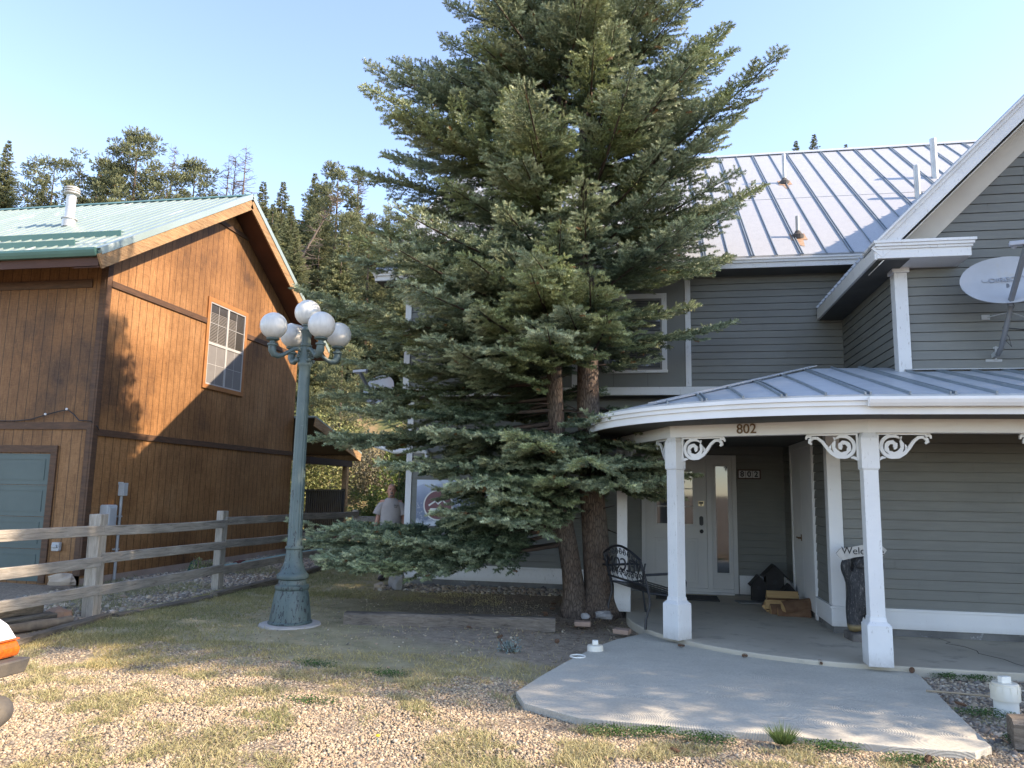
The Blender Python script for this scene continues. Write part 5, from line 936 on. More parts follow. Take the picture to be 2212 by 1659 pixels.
def spruce(name, label, base, height, zmin, profile, az_ok, dz=.2, per=5, seed=3, lean=(0,0), r_base=.17, fine=1.0, group=None, skip=None, rise=None, topcut=99, trunk_pts=None, gap=None, extra=()):
    rd = np.random.default_rng(seed); t = thing(name, label, 'tree', base, 0, group); bx, by, bz = base
    tp = trunk_pts or [(0,0,-.15),(0,0,0),(lean[0]*.3,lean[1]*.3,height*.3),(lean[0]*.6,lean[1]*.6,height*.6),(lean[0],lean[1],height)]
    tz = np.array([p[2] for p in tp]); tx = np.array([p[0] for p in tp]); ty = np.array([p[1] for p in tp])
    zs = [-.15,0,.05,.12,.25] + list(np.arange(.5,height,.35)) + [height]; mb = MB(); rr = []
    for z in zs: rr.append(r_base*(max(0,1-z/height)**.8) + r_base*.55*math.exp(-max(z,0)/.16) + .006)
    n_ = 20; vs = []
    for z, r_ in zip(zs, rr):
        for j in range(n_):
            a = 2*math.pi*j/n_; q = r_*(1+.05*math.sin(3*a+z*2)+.03*math.sin(7*a-z*5)+ (.14*math.sin(5*a+1)*math.exp(-max(z,0)/.15))); vs.append((bx+np.interp(z,tz,tx)+q*math.cos(a), by+np.interp(z,tz,ty)+q*math.sin(a), bz+z))
    mb.add(vs, [(i*n_+j, i*n_+(j+1)%n_, (i+1)*n_+(j+1)%n_, (i+1)*n_+j) for i in range(len(zs)-1) for j in range(n_)]); trunk = build('trunk', mb, BARK, t, smooth=True)
    limbs = MB(); P_, D_, L_, W_, T_, M_ = [], [], [], [], [], []
    # dead stubs on the bare lower stem
    for _ in range(26):
        z = rd.uniform(.9, min(4.6,height*.4)); a = rd.uniform(0,6.28); l = rd.uniform(.12,.55); o = Vector((bx+np.interp(z,tz,tx), by+np.interp(z,tz,ty), bz+z)); d = Vector((math.cos(a),math.sin(a),rd.uniform(-.3,.15))); limbs.tube([o, o+d*l*.5, o+d*l+Vector((0,0,rd.uniform(-.05,.08)))], [.014,.009,.003], 5)
    z = zmin; ph = rd.uniform(0,6.28); extra = list(extra)
    while z < min(height-.1, topcut) or extra:
        ex = extra.pop() if z >= min(height-.1, topcut) else None
        for k in range(per if ex is None else 1):
            az = ph + 2*math.pi*k/per + rd.normal(0,.22); azd = math.degrees(az) % 360; zz = z+rd.uniform(-.16,.16)*dz
            if ex: zz, azd = ex[0], ex[1]; az = R(azd)
            elif not az_ok(azd, zz, rd): continue
            if ex is None and fine >= 1 and zz > 4.3 and rd.random() < .27: continue
            Lb = profile(azd, zz)*(rd.uniform(.86,1.10) if rd.random() < .42 else rd.uniform(.50,.84))
            if ex: Lb = ex[2]
            if Lb < .12: continue
            el0, el1 = rise(azd, zz, rd) if rise else (.15,.3)
            n = max(5, int(Lb/.22)); s = np.linspace(0,1,n+1); el = el0+(el1-el0)*s**1.5; azs = az+rd.normal(0,.10)*s
            step = Lb/n; dirs = np.stack([np.cos(el)*np.cos(azs), np.cos(el)*np.sin(azs), np.sin(el)],1); pts = np.vstack([[0,0,0], np.cumsum(dirs[:-1]*step,0)]) + (bx+np.interp(zz,tz,tx), by+np.interp(zz,tz,ty), bz+zz)
            lq = pts
            if gap is not None:
                gm = gap(pts); gi = int(np.argmax(gm)) if gm.any() else len(pts)
                lq = pts[:max(gi,2)]
            limbs.tube([tuple(p) for p in lq], [(.006+.0075*Lb)*(1-q)**.8+.003 for q in s[:len(lq)]], 5, False)
            # side sprays
            u = .18*Lb if Lb > .8 else .05; sgn = 1; step_ = .085/fine
            while u < Lb:
                f = u/Lb*n; i = min(int(f), n-1); w = f-i; p = pts[i]*(1-w)+pts[i+1]*w; d = dirs[min(i,n-1)]
                l2 = min(.95, (Lb-u)*.52+.10)*rd.uniform(.6,1.1)*(1 if u > .35*Lb else .75); side = np.array([-d[1], d[0], 0])*sgn; side /= np.linalg.norm(side)+1e-9
                a2 = R(rd.uniform(42,62)); d2 = d*math.cos(a2)+side*math.sin(a2)+np.array([0,0,rd.normal(-.06,.12)]); d2 /= np.linalg.norm(d2)
                m2 = max(2, int(l2/(.075/fine))); q = (np.arange(m2)+.6)/m2; dr = np.zeros((m2,3)); dr[:,2] = -.10*q*l2*np.sin(q*3) ; pp = p+d2*(q*l2)[:,None]+dr
                sd2 = np.cross(d2,(0,0,1)); sd2 /= np.linalg.norm(sd2)+1e-9; up2 = np.cross(sd2,d2)
                for sg3 in (1,-1):
                    aa = np.radians(rd.uniform(32,58,m2)); dd = d2*np.cos(aa)[:,None]+sd2*(sg3*np.sin(aa))[:,None]+up2*(rd.normal(.12,.18,m2))[:,None]
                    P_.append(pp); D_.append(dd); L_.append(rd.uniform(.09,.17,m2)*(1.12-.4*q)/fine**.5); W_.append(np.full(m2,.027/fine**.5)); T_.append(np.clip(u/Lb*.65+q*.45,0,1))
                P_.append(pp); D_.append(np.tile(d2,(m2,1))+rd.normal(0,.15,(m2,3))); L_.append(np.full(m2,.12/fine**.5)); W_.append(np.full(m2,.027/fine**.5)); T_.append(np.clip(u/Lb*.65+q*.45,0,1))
                u += step_*rd.uniform(.7,1.3)*.62; sgn = -sgn
            m3 = max(3,int(Lb/.07)); q = (np.arange(m3)+.5)/m3; q = q[q > .35]; f = q*n; i = np.minimum(f.astype(int), n-1); w = (f-i)[:,None]; pp = pts[i]*(1-w)+pts[i+1]*w
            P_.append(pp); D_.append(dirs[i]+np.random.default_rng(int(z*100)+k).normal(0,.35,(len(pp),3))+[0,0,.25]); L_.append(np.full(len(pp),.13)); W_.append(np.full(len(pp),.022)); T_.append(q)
        z += dz*rd.uniform(.8,1.2); ph += 2.4
    P_, D_, L_, W_, T_ = map(np.concatenate, (P_,D_,L_,W_,T_))
    if gap: kp = ~gap(P_); P_, D_, L_, W_, T_ = P_[kp], D_[kp], L_[kp], W_[kp], T_[kp]
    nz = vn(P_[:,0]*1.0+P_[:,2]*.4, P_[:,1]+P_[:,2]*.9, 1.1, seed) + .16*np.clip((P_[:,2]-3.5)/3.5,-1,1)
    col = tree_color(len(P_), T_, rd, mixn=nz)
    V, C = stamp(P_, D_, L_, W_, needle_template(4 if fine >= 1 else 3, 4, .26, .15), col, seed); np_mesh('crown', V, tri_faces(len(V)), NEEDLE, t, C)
    lo = build('limbs', limbs, LIMB, t, smooth=True, fix=False); print(name, 'shoots', len(P_)); return t
# ---- the twin spruces
Lz = [.6,1.5,2.0,2.6,3.5,4.5,5.3,6.0,7.4,7.9,8.5,9.8,11,12.6,13.4]; Lr = [3.9,3.9,3.85,3.9,3.9,3.9,3.75,3.3,3.05,2.3,1.7,1.5,1.2,.4,.1]
Rz = [1.2,2.0,2.6,3.4,4.2,5.0,5.8,6.8,7.6,8.3,9.2,10.4,12,13.4]; Rr = [1.2,1.35,1.5,1.9,2.3,3.0,3.15,2.95,2.75,2.3,1.75,1.3,.7,.1]
Fz = [1,2,3,5,7,9,11,13.4]; Fr = [1.7,2.0,2.35,2.4,2.1,1.65,1.0,.1]
def prof2(az, z):
    c = math.cos(R(az)); s = abs(math.sin(R(az))); a = np.interp(z,Lz,Lr) if c < 0 else np.interp(z,Rz,Rr); f = np.interp(z,Fz,Fr); return a*c*c+f*s*s
def rise2(az, z, rd):
    c = math.cos(R(az)); k = np.clip((z-2.2)/3.5, 0, 1)
    lo = (-.20, .05); hi = (.22+.20*max(c,0), .42+.32*max(c,0)); return lo[0]*(1-k)+hi[0]*k+rd.normal(0,.05), lo[1]*(1-k)+hi[1]*k+rd.normal(0,.07)
def okA(az, z, rd):
    if not 95 < az < 285: return rd.random() < .25 and z > 4.5
    if 225 < az < 285: return (1.45 < z < 2.5 and rd.random() < .8) or z > 3.3
    if z < 1.45: return 150 < az < 225
    return True
def okB(az, z, rd):
    if 110 < az < 262: return rd.random() < .3 and z > 3.7
    if z < 1.6: return False
    if az > 262 or az < 20: 
        if 2.6 < z < 4.1: return az < 20 and rd.random() < .15
        if z < 2.6: return rd.random() < .7
    if z < 3.6 and az < 110: return rd.random() < .35
    return True
tA = spruce('spruce_tree', 'left of the two big spruces, thinner leaning trunk, crown reaching past the street lamp', (-1.07,10.62,.06), 12.4, .85, prof2, okA, dz=.34, per=12, seed=4, r_base=.135, rise=rise2, topcut=10.2, extra=[(3.15,243,2.2),(3.35,260,2.0),(1.55,238,2.3),(1.75,262,2.0),(1.95,248,2.5),(2.1,228,2.7),(2.3,268,2.0),(2.5,236,2.4),(1.3,176,3.9),(1.15,186,3.9),(1.25,197,3.7),(1.1,205,3.3),(1.2,168,3.6),(1.05,214,2.9),(2.75,205,3.0),(3.6,255,2.3),(3.45,235,2.4),(3.9,270,2.1),(4.2,250,2.4),(3.7,215,2.8)], gap=lambda P: (P[:,0] < -2.80+.1*np.sin(P[:,2]*40)) & (P[:,2] > 1.17+.08*np.sin(P[:,0]*9)) & (P[:,2] < 1.93+.08*np.sin(P[:,0]*7+1)),
       trunk_pts=[(.06,0,-.15),(.03,0,0),(-.03,0,.5),(-.19,0,1.4),(-.30,0,3.2),(-.34,0,5),(-.15,0,9),(.0,0,12.4)])
tB = spruce('spruce_tree', 'right of the two big spruces, thicker trunk beside the porch bench', (-.70,10.74,.06), 13.4, 1.75, prof2, okB, dz=.34, per=10, seed=9, r_base=.185, rise=rise2, topcut=10.8, extra=[(3.55,285,1.9),(3.7,268,2.1),(3.45,246,1.9),(3.9,278,2.3),(1.85,262,2.1),(2.0,290,2.0),(2.2,276,2.3),(2.35,312,1.7),(2.5,250,2.2),(2.05,330,1.6),(1.9,305,1.9),(2.65,285,1.9),(3.6,255,2.1),(4.0,262,2.4),(4.35,310,2.2)],
       trunk_pts=[(.04,0,-.15),(.0,0,0),(-.06,0,.5),(-.12,0,1.4),(-.20,0,3.2),(-.22,0,5),(-.25,0,9),(-.25,0,13.4)])
# a third spruce stands beyond the right edge of the picture and shades the yard
def prof3(az, z): return float(np.interp(z,[0,1.2,3,6,9,12,15],[2.3,2.35,2.45,2.3,1.9,1.2,.1]))
spruce('spruce_tree', 'tall spruce at the right end of the yard, off the walk', (8.9,7.0,0), 15, 1.3, prof3, lambda a,z,r_: True, dz=.30, per=8, seed=21, r_base=.19, rise=lambda a,z,r_: (-.1+.03*z,.1+.03*z), fine=.58)
dup([o for o in bpy.data.objects if o.name.startswith('spruce_tree') and o.get('label','').startswith('tall spruce')][0], (12.2,8.9,0), R(70), 'spruce beyond the right gable of the grey house, behind another spruce')
# ================================================================== HILL FOREST
def conifer_proto(seed, h, rbase, kind, lab='conifer_tree'):
    txt = 'pointed evergreen fir in the forest on the hillside' if kind == 'fir' else 'round-crowned evergreen pine in the forest on the hillside'
    rd = np.random.default_rng(seed); LOCAL[0] = True
    t = thing(lab, txt, 'tree', (0,0,0), 0, 'firs covering the hillside' if kind == 'fir' else 'pines covering the hillside')
    mb = MB(); mb.tube([(0,0,-1.5),(0,0,h*.5),(0,0,h*.97)], [.035*h*.5,.02*h*.5,.01], 7); build('trunk', mb, BARK, t, smooth=True, fix=False)
    P_, D_, L_, T_ = [], [], [], []
    if kind == 'fir':
        z = h*.06
        while z < h*.995:
            rr = (rbase*(1-z/h)**.95+.03)*rd.uniform(.55,1.2); m = max(3,int(4+rr*9)); az = rd.random(m)*6.28; 
            for a in az:
                L = rr*rd.uniform(.6,1.08); k = max(2,int(L/.15)); q = (np.arange(k)+.7)/k; e = rd.uniform(-.35,.05); d = np.array([math.cos(a)*math.cos(e),math.sin(a)*math.cos(e),math.sin(e)])
                p = np.array([0,0,z])+d*(q*L)[:,None]+np.stack([0*q,0*q,.25*L*q*q],1); 
                for sg in (-1,0,1): P_.append(p); D_.append(np.tile(d+np.array([-d[1],d[0],0])*sg*.9+[0,0,.15],(k,1))+rd.normal(0,.2,(k,3))); L_.append(np.full(k,.14+.14*(1-z/h))*rd.uniform(.8,1.3,k)); T_.append(q)
            z += .20*(.5+.6*(1-z/h))
    else:      # open-crowned pine: clumps on ascending limbs
        for i in range(125):
            z = h*rd.uniform(.14,.99); rr = rbase*(1-.55*abs((z/h-.5)*1.6))*rd.uniform(.55,1.05)*(1 if z < h*.9 else .5); a = rd.random()*6.28; d = np.array([math.cos(a),math.sin(a),rd.uniform(.0,.5)]); c = np.array([0,0,z])+d*rr
            m = 42; v = rd.normal(0,1,(m,3)); v /= np.linalg.norm(v,axis=1,keepdims=True); s = rd.uniform(.25,.55); P_.append(c+v*s*rd.random((m,1))**.5*[.9,.9,.55]); D_.append(v+[0,0,.4]); L_.append(np.full(m,.20)); T_.append(np.clip(.4+.5*v[:,2],0,1))
    P_, D_, L_, T_ = map(np.concatenate,(P_,D_,L_,T_)); col = tree_color(len(P_), T_, rd, young_lit=(.30,.31,.15), old=(.09,.105,.048), blue=(.16,.18,.09), yellow=(.28,.27,.11), mixn=rd.random(len(P_)))
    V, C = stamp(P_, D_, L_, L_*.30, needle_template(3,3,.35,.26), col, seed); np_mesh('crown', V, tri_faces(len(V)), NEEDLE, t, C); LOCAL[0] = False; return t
def snag_proto(seed, h, lean, label):
    rd = random.Random(seed); LOCAL[0] = True; t = thing('dead_tree', label, 'dead tree', (0,0,0)); mb = MB()
    tp = lambda z: Vector((lean*z*(1+.1*z/h),0,z)); mb.tube([tp(h*k/8) for k in range(9)], [.16*(h/9)*(1-k/8.3) for k in range(9)], 7); build('trunk', mb, SNAG, t, smooth=True, fix=False); mb = MB()
    for i in range(int(h*9)):
        z = rd.uniform(.15,.97)*h; a = rd.uniform(0,6.28); L = (1-z/h)*h*.16+rd.uniform(.3,.7); o = tp(z); d = Vector((math.cos(a),math.sin(a),rd.uniform(-.25,.35))); m = o+d*L*.5; e = o+d*L+Vector((0,0,rd.uniform(-.2,.3))); mb.tube([o,m,e], [.035,.022,.010], 4, False)
        for _ in range(3): k = rd.uniform(.3,.9); b = o.lerp(e,k); mb.tube([b, b+Vector((rd.uniform(-.4,.4),rd.uniform(-.4,.4),rd.uniform(-.1,.35)))], [.014,.006], 3, False)
    build('branches', mb, SNAG, t, fix=False); LOCAL[0] = False; return t
protos = [conifer_proto(31,10,2.7,'fir'), conifer_proto(32,9,2.3,'fir'), conifer_proto(33,11,2.9,'fir'), conifer_proto(34,9,2.2,'pine'), conifer_proto(35,10,1.9,'pine'), conifer_proto(36,7.5,2.2,'fir')]
rd = random.Random(77); used = set()
def put(pi, x, y, h=None, label=None, rz=None, dz=0):
    p = protos[pi]; hh = [10,9,11,9,10,7.5][pi]; s = (h or hh)/hh; z = float(hz_(x,y))-.2+dz
    if pi not in used and not label: used.add(pi); p.location = (x,y,z); p.rotation_euler = (0,0,rd.uniform(0,6.28)); p.scale = (s,s,s); return p
    return dup(p, (x,y,z), rd.uniform(0,6.28), label, None, s)
# trees that stand out on the skyline (x, y, proto, top height)
sky_t = [(-62.5,60,2,35.4,'dark conifer clump at the left edge of the skyline, above the green roof'),(-66.5,60,0,34.6,None),(-56.9,60,3,32.8,'rounded pine left of the metal flue on the skyline'),(-59.5,62,1,32.6,None),(-52.5,61,5,32.0,None),(-50.3,58,3,31.7,'bushy pine between the flue and the tall pine on the skyline'),
  (-44.0,55,4,32.6,'tallest pine on the skyline above the brown house roof'),(-45.8,55.5,4,30.0,None),(-41.9,56.5,3,28.9,None),(-43.1,62,4,33.0,'lone pine just left of the brown roof peak'),(-34.6,70,2,34.6,'pointed fir on the skyline right of the roof peak'),(-37.6,69,0,33.4,None),(-39.3,68,1,33.2,None),(-32.2,66,0,31.6,None),(-30.5,64,1,31.0,None),(-26.5,58,3,29.4,'broad pine touching the left edge of the big spruce')]
for x, y, pi, top, lb in sky_t:
    g_ = float(hz_(x,y)); h = max(6.0, min(15, top-g_)); o = put(pi, x, y, h, lb, dz=top-g_-h)
for i in range(21):
    for j in range(12):
        x = -88+i*4.9+rd.uniform(-1.9,1.9)+(j%2)*2.4; y = 39+j*4.1+rd.uniform(-1.7,1.7)
        if x > 26: continue
        px = x/y
        if x/y < -1.25 or (px > -.72 and px < -.50 and y < 50 and rd.random() < .5): continue
        top = 1.65+y*math.sqrt(1+px*px)*math.tan(R(20.5 if px < -.2 else 19)); g_ = float(hz_(x,y)); h = rd.uniform(7.5,11.5)
        if g_+h > top: h = top-g_
        if h < 5: continue
        put(rd.choice([0,0,1,1,2,5,3,4]), x, y, h)
# a few lower, lighter trees in front of the slope
for x, y, h, pi, lb in ((-19.5,33,6.5,5,'light green conifer behind the street lamp globes'),(-22.5,36,8.2,3,'yellow-green tree just right of the brown roof edge'),(-16.5,34,7.5,0,'conifer on the slope left of the grey satellite dish'),(-13.5,31,6.0,3,'low bushy tree on the slope behind the spruce')): put(pi, x, y, h, lb)
for x, y, h, lb in ((13.0,60,8.5,'conifer tip showing above the grey roof ridge, tallest of three'),(11.6,60,7.6,'conifer tip above the ridge nearest the big spruce'),(15.6,61,7.4,'small conifer tip above the ridge nearest the vent pipe')):
    g_ = float(hz_(x,y)); put(1, x, y, h, lb, dz=(30.6+(h-8.5)*.5)-g_-h)
sn = [(-45.0,61,8.0,34.0,.03,'bare dead tree right of the tallest pine on the skyline'),(-37.9,62,9.5,33.9,.02,'tallest bare snag behind the brown roof peak'),(-39.0,62,8.5,33.1,-.02,'bare snag left of the tallest one behind the roof peak'),(-39.9,62.5,7.5,33.0,.0,'thin bare snag nearest the lone pine'),(-25.5,60,8,30.3,.01,'thin dead spire beside the left edge of the big spruce'),(-55.2,61,8,33.0,.03,'bare dead treetop just right of the metal flue')]
for i, (x, y, h, top, ln, lb) in enumerate(sn): o = snag_proto(100+i, h, ln, lb); o.location = (x,y,top-h); o.rotation_euler = (0,0,rd.uniform(0,6))
o = snag_proto(120, 8.2, .45, 'large leaning dead trunk with bare branches on the slope right of the brown roof'); o.location = (-25.0,46,14.0); o.rotation_euler = (0,0,R(10))
for i, (x,y,h,lb) in enumerate(((-21.5,35,5.5,'pale bare branches just right of the brown roof edge, upper'),(-18.8,33,4.2,'pale bare shrub on the slope beside the lamp globes, lower'))): o = snag_proto(130+i, h, .25*(1-2*i), lb); o.location = (x,y,float(hz_(x,y)))
# undergrowth between the forest trees
n = 90000; ux = rng.uniform(-95,28,n); uy = rng.uniform(29,80,n); k = (np.abs(ux/uy) < 1.3) & (vn(ux,uy,.16,30) > .36); ux, uy = ux[k], uy[k]; n = len(ux)
cc = np.stack([ux,uy,hz_(ux,uy)+rng.random(n)**2*1.7*vn(ux,uy,.5,31)+.1],1); ucol = (np.array([[.13,.145,.065]])*(1-vn(ux,uy,.3,33)[:,None])+np.array([[.27,.24,.13]])*vn(ux,uy,.3,33)[:,None])*rng.uniform(.6,1.4,(n,1))
V, C = stamp(cc, rng.normal(0,1,(n,3))+[0,0,.6], rng.uniform(.25,.6,n), rng.uniform(.10,.2,n), needle_template(2,3,.4,.3), ucol, 8); o = np_mesh('undergrowth', V, tri_faces(len(V)), NEEDLE, None, C); tag(o, 'low scrub and undergrowth covering the forested slope', 'undergrowth', kind='stuff')
# broadleaf shrubs and saplings
def leaf_cloud(P0, R0, n, rd, flat=.8):
    v = rd.normal(0,1,(n,3)); v /= np.linalg.norm(v,axis=1,keepdims=True); return P0+v*(rd.random((n,1))**.45)*R0*np.array([1,1,flat])
LT = np.array([(0,0,0),(.5,.5,0.1),(1,0,0),(0,0,0),(1,0,0),(.5,-.5,.1)], float)
def shrub(name, label, cat, loc, h, r_, n, cols, seed, stems=6, leaf=.09, trunk_h=0, grp=None, sc_=8):
    rd = np.random.default_rng(seed); t = thing(name, label, cat, loc, 0, grp); mb = MB(); P_ = []
    for i in range(stems):
        a = rd.random()*6.28; rr = r_*rd.uniform(.1,.75); tip = np.array(loc)+[math.cos(a)*rr, math.sin(a)*rr, h*rd.uniform(.6,1)]; b = np.array(loc)+[math.cos(a)*rr*.3, math.sin(a)*rr*.3, -.1]; mb.tube([tuple(b), tuple((b+tip)/2+rd.normal(0,.05,3)), tuple(tip)], [.022 if trunk_h else .012,.016 if trunk_h else .01,.004], 6)
        for k in range(sc_): f = rd.uniform(.25 if not trunk_h else trunk_h,1); P_.append(leaf_cloud(b+(tip-b)*f+rd.normal(0,.22*r_,3), r_*rd.uniform(.18,.34), n//(stems*sc_), rd))
    build('stems', mb, SNAG, t, smooth=True, fix=False); P_ = np.concatenate(P_); P_ = P_[P_[:,2] > loc[2]]; m = len(P_); c0, c1 = np.array(cols[0]), np.array(cols[1]); k = rd.random((m,1)); col = (c0*k+c1*(1-k))*(.7+.6*rd.random((m,1)))
    V, C = stamp(P_, rd.normal(0,1,(m,3))+[0,0,.3], rd.uniform(.6,1.2,m)*leaf, rd.uniform(.6,1.1,m)*leaf*.75, LT, col, seed); np_mesh('foliage', V, tri_faces(len(V)), LEAF, t, C); return t
G1 = ((.10,.15,.035),(.19,.22,.06)); G2 = ((.05,.09,.03),(.10,.14,.05)); G3 = ((.17,.20,.06),(.24,.23,.09)); G4 = ((.16,.15,.10),(.22,.19,.12))
shrub('broadleaf_tree', 'sunlit leafy tree behind the brown back porch, left of the man', 'tree', (-8.2,26,0), 5.2, 2.4, 9000, G1, 41, 9, .13)
shrub('broadleaf_tree', 'bright round-topped leafy tree between the porch roof and the grey house', 'tree', (-6.9,21.5,0), 3.9, 1.5, 9000, G1, 42, 8, .09)
shrub('broadleaf_tree', 'pale green leafy tree seen under the back porch roof', 'tree', (-13.5,27.5,0), 4.4, 2.6, 7000, G3, 43, 8, .13)
shrub('broadleaf_tree', 'leafy tree beyond the railing nearest the lamp post', 'tree', (-17.5,29,0), 4.2, 2.5, 6000, G1, 44, 7, .13)
for i, (x,y,h) in enumerate(((-6.55,19.2,2.9),(-6.0,18.8,3.0),(-5.5,19.6,2.8))): shrub('aspen_sapling', ['slender aspen sapling behind the fence, farthest left of the three','slender aspen sapling behind the fence, middle of the three','slender aspen sapling right behind the man'][i], 'tree', (x,y,0), h, .55, 1500, G2, 50+i, 3, .055, .3)
shrub('bush', 'dark leafy bush behind the man between fence and grey house', 'bush', (-5.3,17.9,0), 1.9, 1.0, 5000, G2, 55, 7, .07); shrub('bush', 'low sunlit bush at the foot of the back porch post', 'bush', (-7.9,20.8,0), 1.4, .8, 3500, G1, 56, 6, .07)
for i, (x,y,h,r_) in enumerate(((-19,30,3.2,2.4),(-23.5,33,3.4,2.6),(-15.5,29.5,2.8,2.2),(-27,36,3.2,2.4),(-11,29.5,2.6,2.0),(-22,42,3,2.6))): shrub('scrub_bush', 'grey-green scrub bush on the dry slope behind the lamp', 'bush', (x,y,float(hz_(x,y))), h, r_, 4200, G4, 60+i, 10, .12, 0, 'scrub bushes on the slope')
for i, (x,y,h,r_) in enumerate(((-8.30,12.95,.34,.15),(-8.2,13.15,.26,.12))): shrub('weed', ['pale feathery weed clump growing at the foot of the brown wall','smaller weed beside the pale feathery clump'][i], 'plant', (x,y,0), h, r_, 600, ((.30,.32,.14),(.20,.26,.08)), 70+i, 14, .03)
shrub('ground_plant', 'silvery low spreading plant on the dirt below the timber', 'plant', (-1.45,7.95,0), .07, .16, 900, ((.28,.33,.30),(.20,.26,.23)), 72, 12, .028)
# ================================================================== MAN
mx, my = -4.74, 13.4; man = thing('person', 'bald man in a light grey t-shirt standing by the fence behind the spruce branch', 'person', (mx,my,0), 0)
SKIN = pm('skin', (.50,.26,.18), (.43,.21,.14), 8, .55, .06); SHIRT = pm('heather_shirt', (.40,.355,.33), (.34,.30,.28), 5, .9, .25, 9); PANTS = pm('khaki_trousers', (.27,.235,.18), None, 6, .9, .2); SHOE = pm('dark_shoes', (.05,.04,.035), None, 6, .7, .1)
hd = Vector((mx,my,0)); rt_ = Vector((.94,.34,0)); fr = Vector((.34,-.94,0))      # his left-right axis as seen; he faces the camera
def W(a, b, c): return hd + rt_*a + fr*b + Vector((0,0,c))
V = [W(0,0,.97),W(0,.0,1.15),W(0,.01,1.33),W(0,0,1.44),W(0,.005,1.50),W(0,.02,1.56),W(0,.02,1.66), W(-.17,0,1.40),W(-.22,.02,1.16),W(-.27,.10,.92),W(-.28,.13,.84), W(.17,0,1.40),W(.235,-.02,1.14),W(.25,.04,.90),W(.25,.07,.82), W(-.095,0,.90),W(-.11,.02,.50),W(-.12,-.01,.10), W(.095,0,.90),W(.11,.02,.50),W(.12,-.01,.10)]
E_ = [(0,1),(1,2),(2,3),(3,4),(4,5),(5,6),(2,7),(7,8),(8,9),(9,10),(2,11),(11,12),(12,13),(13,14),(0,15),(15,16),(16,17),(0,18),(18,19),(19,20)]
Rd = [.13,.14,.15,.075,.058,.072,.082,.062,.046,.034,.032,.062,.046,.034,.032,.085,.058,.04,.085,.058,.04]
k = len(V)
for s_, w_, p_ in ((-1, 10, W(-.28,.13,.84)), (1, 14, W(.25,.07,.82))):
    for f_, (a_, l_) in enumerate(((-.03,.085),(-.012,.095),(.008,.09),(.026,.075))):
        q1 = p_ + fr*a_*1.0 + Vector((0,0,-.05)); q2 = q1 + Vector((0,0,-l_*.5)) - rt_*s_*.008; q3 = q2 + Vector((0,0,-l_*.4)) - rt_*s_*.02; n0 = len(V); V += [q1,q2,q3]; E_ += [(w_,n0),(n0,n0+1),(n0+1,n0+2)]; Rd += [.011,.009,.008]
    n0 = len(V); V += [p_+fr*.04+Vector((0,0,-.03)), p_+fr*.055+Vector((0,0,-.07))]; E_ += [(w_,n0),(n0,n0+1)]; Rd += [.012,.009]
skin_obj('body', V, E_, Rd, SKIN, man, 0, 1)
mb = MB(); 
def oval_tube(mb, rows, n=20):
    vs = []
    for c, a, b in rows:
        for j in range(n): t_ = 2*math.pi*j/n; vs.append(c + rt_*a*math.cos(t_) + fr*b*math.sin(t_)*(1+.04*math.sin(5*t_+c.z*30)))
    mb.add(vs, [(i*n+j, i*n+(j+1)%n, (i+1)*n+(j+1)%n, (i+1)*n+j) for i in range(len(rows)-1) for j in range(n)])
oval_tube(mb, [(W(0,.01,.86),.19,.145),(W(0,.01,.95),.185,.145),(W(0,.01,1.1),.185,.15),(W(0,.01,1.25),.195,.15),(W(0,0,1.34),.195,.14),(W(0,0,1.40),.165,.12),(W(0,0,1.44),.125,.095),(W(0,0,1.465),.09,.08),(W(0,.005,1.485),.075,.075)])
for s_ in (-1,1): mb.tube([W(s_*.10,0,1.375),W(s_*.165,0,1.35),W(s_*.215,.005,1.26),W(s_*.245,.01,1.17)], [.070,.080,.076,.086], 14, False)
sh = build('shirt', mb, SHIRT, man, smooth=True, fix=False); so = sh.modifiers.new('cloth', 'SOLIDIFY'); so.thickness = .008; sb = sh.modifiers.new('sub', 'SUBSURF'); sb.levels = 1; sb.render_levels = 1
mb = MB(); lp = lambda a,b,c: W(a,b,c)
mb.ribbon([(-.03,.0),(-.015,.018),(-.028,.032)], .009, W(.085,.150,1.335), rt_, (0,0,1), fr, .006); mb.ribbon([(-.008,.005),(.0,.03),(.008,.006),(.014,.03),(.022,.004)], .008, W(.085,.150,1.335), rt_, (0,0,1), fr, .006); mb.ribbon([(.03,.004),(.038,.03),(.045,.006)], .008, W(.085,.150,1.335), rt_, (0,0,1), fr, .006); mb.ribbon([(-.02,-.022),(-.008,-.012)], .014, W(.085,.150,1.335), rt_, (0,0,1), fr, .006); mb.ribbon([(.008,-.02),(.022,-.01)], .014, W(.085,.150,1.335), rt_, (0,0,1), fr, .006); build('chest_print', mb, BLACKP, sh)
mb = MB(); oval_tube(mb, [(W(0,0,.98),.165,.125),(W(0,0,.90),.185,.135),(W(0,0,.82),.19,.13)])
for s_ in (-1,1): mb.tube([W(s_*.09,0,.88),W(s_*.105,.02,.5),W(s_*.12,-.005,.06)], [.10,.078,.07], 14, False)
build('trousers', mb, PANTS, man, smooth=True, fix=False)
for s_ in (-1,1): mb = MB(); mb.ball(tuple(W(s_*.12,.07,.045)), .14, 12, 8, (.42,.9,.36)); build('shoe', mb, SHOE, man, smooth=True)
hc = W(0,.03,1.615); mb = MB(); n_ = 20; vs = []; rows = [(-.125,.030,.045,.035),(-.105,.048,.062,.030),(-.07,.062,.075,.018),(-.03,.070,.088,.004),(.01,.074,.095,-.002),(.05,.074,.098,-.008),(.085,.062,.083,-.012),(.108,.040,.055,-.014),(.118,.012,.018,-.014)]
for dz, a, b, off in rows:
    for j in range(n_): t_ = 2*math.pi*j/n_; vs.append(hc + rt_*a*math.cos(t_) + fr*(b*math.sin(t_)+off) + Vector((0,0,dz)))
